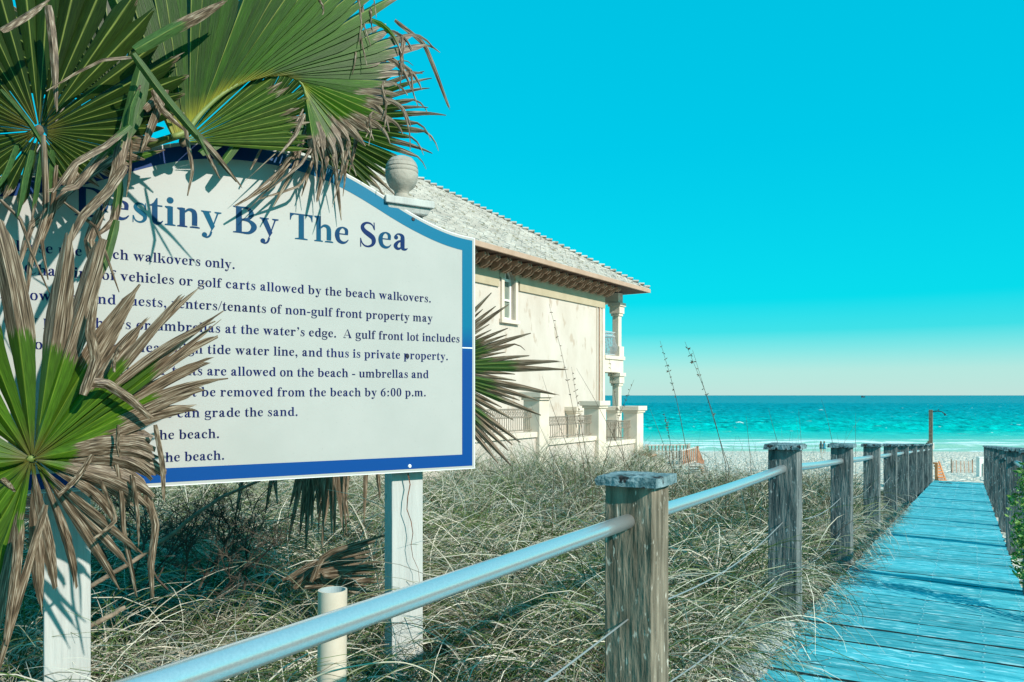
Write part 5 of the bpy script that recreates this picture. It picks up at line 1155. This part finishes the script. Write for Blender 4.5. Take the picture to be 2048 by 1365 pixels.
# tall sea oat stalks
oats = [([(1172, 960), (1159, 886), (1126, 719), (1098, 608)], 1, 6.5, 'tallest sea oat stalk against the house wall, with a drooping seed head'), ([(1185, 980), (1162, 850), (1143, 734)], 1, 6.2, 'sea oat stalk with a heavy seed head before the second terrace pillar'), ([(1265, 950), (1198, 816), (1153, 737)], 0, 7, 'bare leaning stalk crossing the terrace pillars'),
        ([(1150, 930), (1110, 830), (1084, 752)], 0, 7, 'thin bare stalk beside the first terrace pillar'), ([(1252, 965), (1246, 908), (1229, 789), (1218, 716)], 1, 6.5, 'sea oat stalk before the lower porch column'), ([(1200, 960), (1229, 858), (1268, 760)], 1, 6.8, 'stalk leaning right across the porch'),
        ([(1378, 930), (1353, 800), (1320, 682)], 1, 6, 'left one of the tall stalks against the open sea'), ([(1452, 930), (1420, 810), (1370, 684)], 2, 5.6, 'tallest seed headed sea oat stalk against the sky and sea'), ([(1458, 935), (1440, 880), (1385, 700)], 0, 5.8, 'bare stalk just right of the tallest sea oat'), ([(1345, 940), (1320, 870), (1300, 818)], 0, 7, 'short stalk right of the last terrace pillar'),
        ([(1350, 950), (1338, 870), (1328, 826)], 1, 6.4, 'short seeded stalk right of the last terrace pillar'), ([(1502, 930), (1496, 870), (1492, 832)], 0, 8, 'thin stalk left of the second handrail post'), ([(1668, 900), (1655, 840), (1643, 800)], 0, 9, 'thin stalk rising behind the third handrail post'), ([(1712, 1000), (1711, 880), (1711, 826)], 0, 9, 'thin upright stalk between the third and fourth handrail posts'),
        ([(1606, 990), (1602, 880), (1597, 820)], 0, 9, 'thin stalk just right of the second handrail post'), ([(1555, 885), (1545, 850), (1537, 818)], 0, 9, 'thin stalk above the second handrail post'), ([(1104, 1080), (1106, 1000), (1108, 900)], 0, 4.6, 'short dark broken stalk rising from the grass left of the nearest post'), ([(1090, 1000), (1040, 930), (975, 830)], 0, 6.8, 'long bare stalk leaning left before the terrace railing'),
        ([(980, 960), (980, 900), (979, 830)], 0, 7.5, 'upright bare stalk before the terrace railing'), ([(1130, 960), (1100, 900), (1062, 810)], 0, 7.6, 'leaning bare stalk left of the first terrace pillar')]
M['oat'] = mat('sea_oat', (.05, .035, .02), (.14, .10, .06), scale=14, rough=.8)
for pts, seed_, z, lab in oats:
    P3 = catmull([C(x, y, z) for x, y in pts], 20); foot = P3[0]; r_ = empty('sea_oat_stalk', foot); tag(r_, lab, 'sea oat', 'tall sea oat stalks in the dune grass')
    b = MB(); b.tube([p - foot for p in [P3[0] - UP * .35] + P3], [.0030] + [.0028 - .0018 * i / 19 for i in range(20)], 5, cap=False); b.obj('stem', M['oat'], r_, smooth=True)
    if seed_:
        b = MB()
        for k in range(26 if seed_ == 1 else 40):
            p = P3[rr.randrange(9 if seed_ == 1 else 8, 19)] - foot; d = Vector((rr.uniform(-1, 1), rr.uniform(-1, 1), rr.uniform(-.6, .6))).normalized(); L_ = rr.uniform(.012, .028)
            b.add([p, p + d * L_ * .5 + UP * .004, p + d * L_, p + d * L_ * .5 - UP * .005], [(0, 1, 2, 3)])
        b.obj('seed_head', M['oat'], r_)
# one long arched blade in front of the pipe
arc_ = empty('arched_grass_blade', C(600, 1365, 2.0)); tag(arc_, 'long pale arched grass blade bending across the foot of the sign post', 'grass blade')
b = MB(); P3 = catmull([C(x, y, 2.0) for x, y in ((590, 1380), (640, 1350), (720, 1331), (800, 1325), (860, 1345), (890, 1375))], 20); b.tube([p - arc_.location for p in P3], [.003 - .0016 * i / 19 for i in range(20)], 5); b.obj('blade', mat('straw', (.55, .48, .34), rough=.6), arc_, smooth=True)

# ------------------------------------------------------------------ shrubs on the right of the walk
def leaves(name, n_, fn, size, cols, parent, seed):
    r = random.Random(seed); vs = []; fs = []; cc = []
    for i in range(n_):
        p = fn(r); d = Vector((r.uniform(-1, 1), r.uniform(-1, 1), r.uniform(-.2, 1))).normalized(); s_ = d.cross(Vector((r.uniform(-1, 1), r.uniform(-1, 1), r.uniform(-1, 1)))).normalized(); L_ = size * r.uniform(.7, 1.3); w_ = L_ * .22; k = len(vs); nn = d.cross(s_)
        vs += [p, p + d * L_ * .5 + s_ * w_, p + d * L_ + nn * L_ * .1, p + d * L_ * .5 - s_ * w_, p + d * L_ * .5 - nn * L_ * .05]; fs += [(k, k + 1, k + 4), (k + 1, k + 2, k + 4), (k + 2, k + 3, k + 4), (k + 3, k, k + 4)]
        c = cols[r.randrange(len(cols))]; g_ = r.uniform(.8, 1.2); cc += [c[0] * g_, c[1] * g_, c[2] * g_, 1] * 5
    me = bpy.data.meshes.new(name); me.from_pydata([tuple(v) for v in vs], [], fs); me.color_attributes.new('tone', 'FLOAT_COLOR', 'POINT').data.foreach_set('color', cc); me.materials.append(M['leaf'])
    o = bpy.data.objects.new(name, me); COL.objects.link(o); o.parent = parent; return o
bush = empty('green_bush', (.62, 4.4, -1.2)); tag(bush, 'bright green small leaved bush at the right edge of the boardwalk', 'bush')
bo = bush.location.copy(); cl = []
rb = random.Random(2)
for (px, py, z, rad) in ((2060, 960, 4.6, .08), (2052, 1000, 4.6, .09), (2062, 1050, 4.5, .12), (2048, 1075, 4.5, .07), (2070, 1110, 4.4, .12), (2054, 1135, 4.4, .08), (2120, 1050, 4.3, .2), (2120, 960, 4.3, .2), (2066, 1160, 4.3, .06)): cl.append((C(px, py, z) - bo, rad))
def inb(r):
    c, rad = cl[r.randrange(len(cl))]; d = Vector((r.gauss(0, 1), r.gauss(0, 1), r.gauss(0, 1))).normalized() * rad * r.uniform(.3, 1) ** .5; return c + d
o = leaves('foliage', 1500, inb, .034, [(.10, .24, .04), (.20, .38, .08), (.06, .15, .03), (.32, .48, .14)], bush, 3)
b = MB()
for c, rad in cl: b.tube([(0, 0, -.1), (c * .5) + Vector((0, 0, -.05)), c], [.010, .006, .003], 5)
b.obj('stems', M['branch'], bush)
# ------------------------------------------------------------------ people at the water's edge, ship
def person(px, z, label, cloth, hairc, phase):
    f = C(px, 905, z); f.z = max(gz(f.x, f.y), SEAZ - .1); root = empty('person', f, TH); tag(root, label, 'person', None)
    J = [(0, 0, .95), (0, 0, 1.15), (0, 0, 1.38), (0, 0, 1.48), (0, .01, 1.60), (-.17, 0, 1.36), (-.21, .02, 1.1), (-.20, -.06, .86), (.17, 0, 1.36), (.21, -.02, 1.1), (.20, .05, .86), (-.09, 0, .90), (-.10, -.05 * phase, .48), (-.10, .04 * phase, .06), (-.10, -.08, .03), (.09, 0, .90), (.10, .06 * phase, .48), (.10, -.03 * phase, .06), (.10, -.13, .03)]
    E = [(0, 1), (1, 2), (2, 3), (3, 4), (2, 5), (5, 6), (6, 7), (2, 8), (8, 9), (9, 10), (0, 11), (11, 12), (12, 13), (13, 14), (0, 15), (15, 16), (16, 17), (17, 18)]
    Rr = [.15, .13, .13, .055, .10, .06, .042, .035, .06, .042, .035, .09, .06, .04, .03, .09, .06, .04, .03]
    me = bpy.data.meshes.new('body'); me.from_pydata(J, E, []); o = bpy.data.objects.new('body', me); COL.objects.link(o); o.parent = root; me.materials.append(M['skin'])
    sk = o.modifiers.new('skin', 'SKIN'); 
    for i, v in enumerate(me.skin_vertices[0].data): v.radius = (Rr[i], Rr[i] * .8); v.use_root = (i == 0)
    o.modifiers.new('sub', 'SUBSURF').levels = 1; o.modifiers['sub'].render_levels = 1
    b = MB(); b.lathe((0, 0, 0), [(.24, .62), (.20, .85), (.155, 1.05), (.17, 1.3), (.15, 1.42), (.08, 1.46)], 14); b.obj('dress', cloth, root, smooth=True)
    b = MB(); b.lathe((0, .03, 0), [(.03, 1.42), (.09, 1.45), (.115, 1.58), (.10, 1.68), (.03, 1.73)], 12); b.obj('hair', hairc, root, smooth=True)
person(1642, 113, 'person in dark teal clothes standing left of another at the water edge', M['dkteal'], M['hair'], 1)
person(1648.5, 112, 'person in bright teal clothes standing right of another at the water edge', M['teal'], M['hair'], -1)
shp = empty('ship', C(1726, 792, 3000), TH); shp.location.z = SEAZ; tag(shp, 'tiny distant ship on the horizon', 'ship')
b = MB(); b.add([(-8, -2, 4), (8, -2, 4.5), (6, -2, 0), (-6, -2, 0), (-8, 2, 4), (8, 2, 4.5), (6, 2, 0), (-6, 2, 0)], [(0, 3, 2, 1), (4, 5, 6, 7), (0, 1, 5, 4), (0, 4, 7, 3), (1, 2, 6, 5)]); b.obj('hull', M['black'], shp)
b = MB(); b.bbox(-5, -2, -1.5, 1.5, 4.01, 7); b.obj('cabin', M['black'], shp)
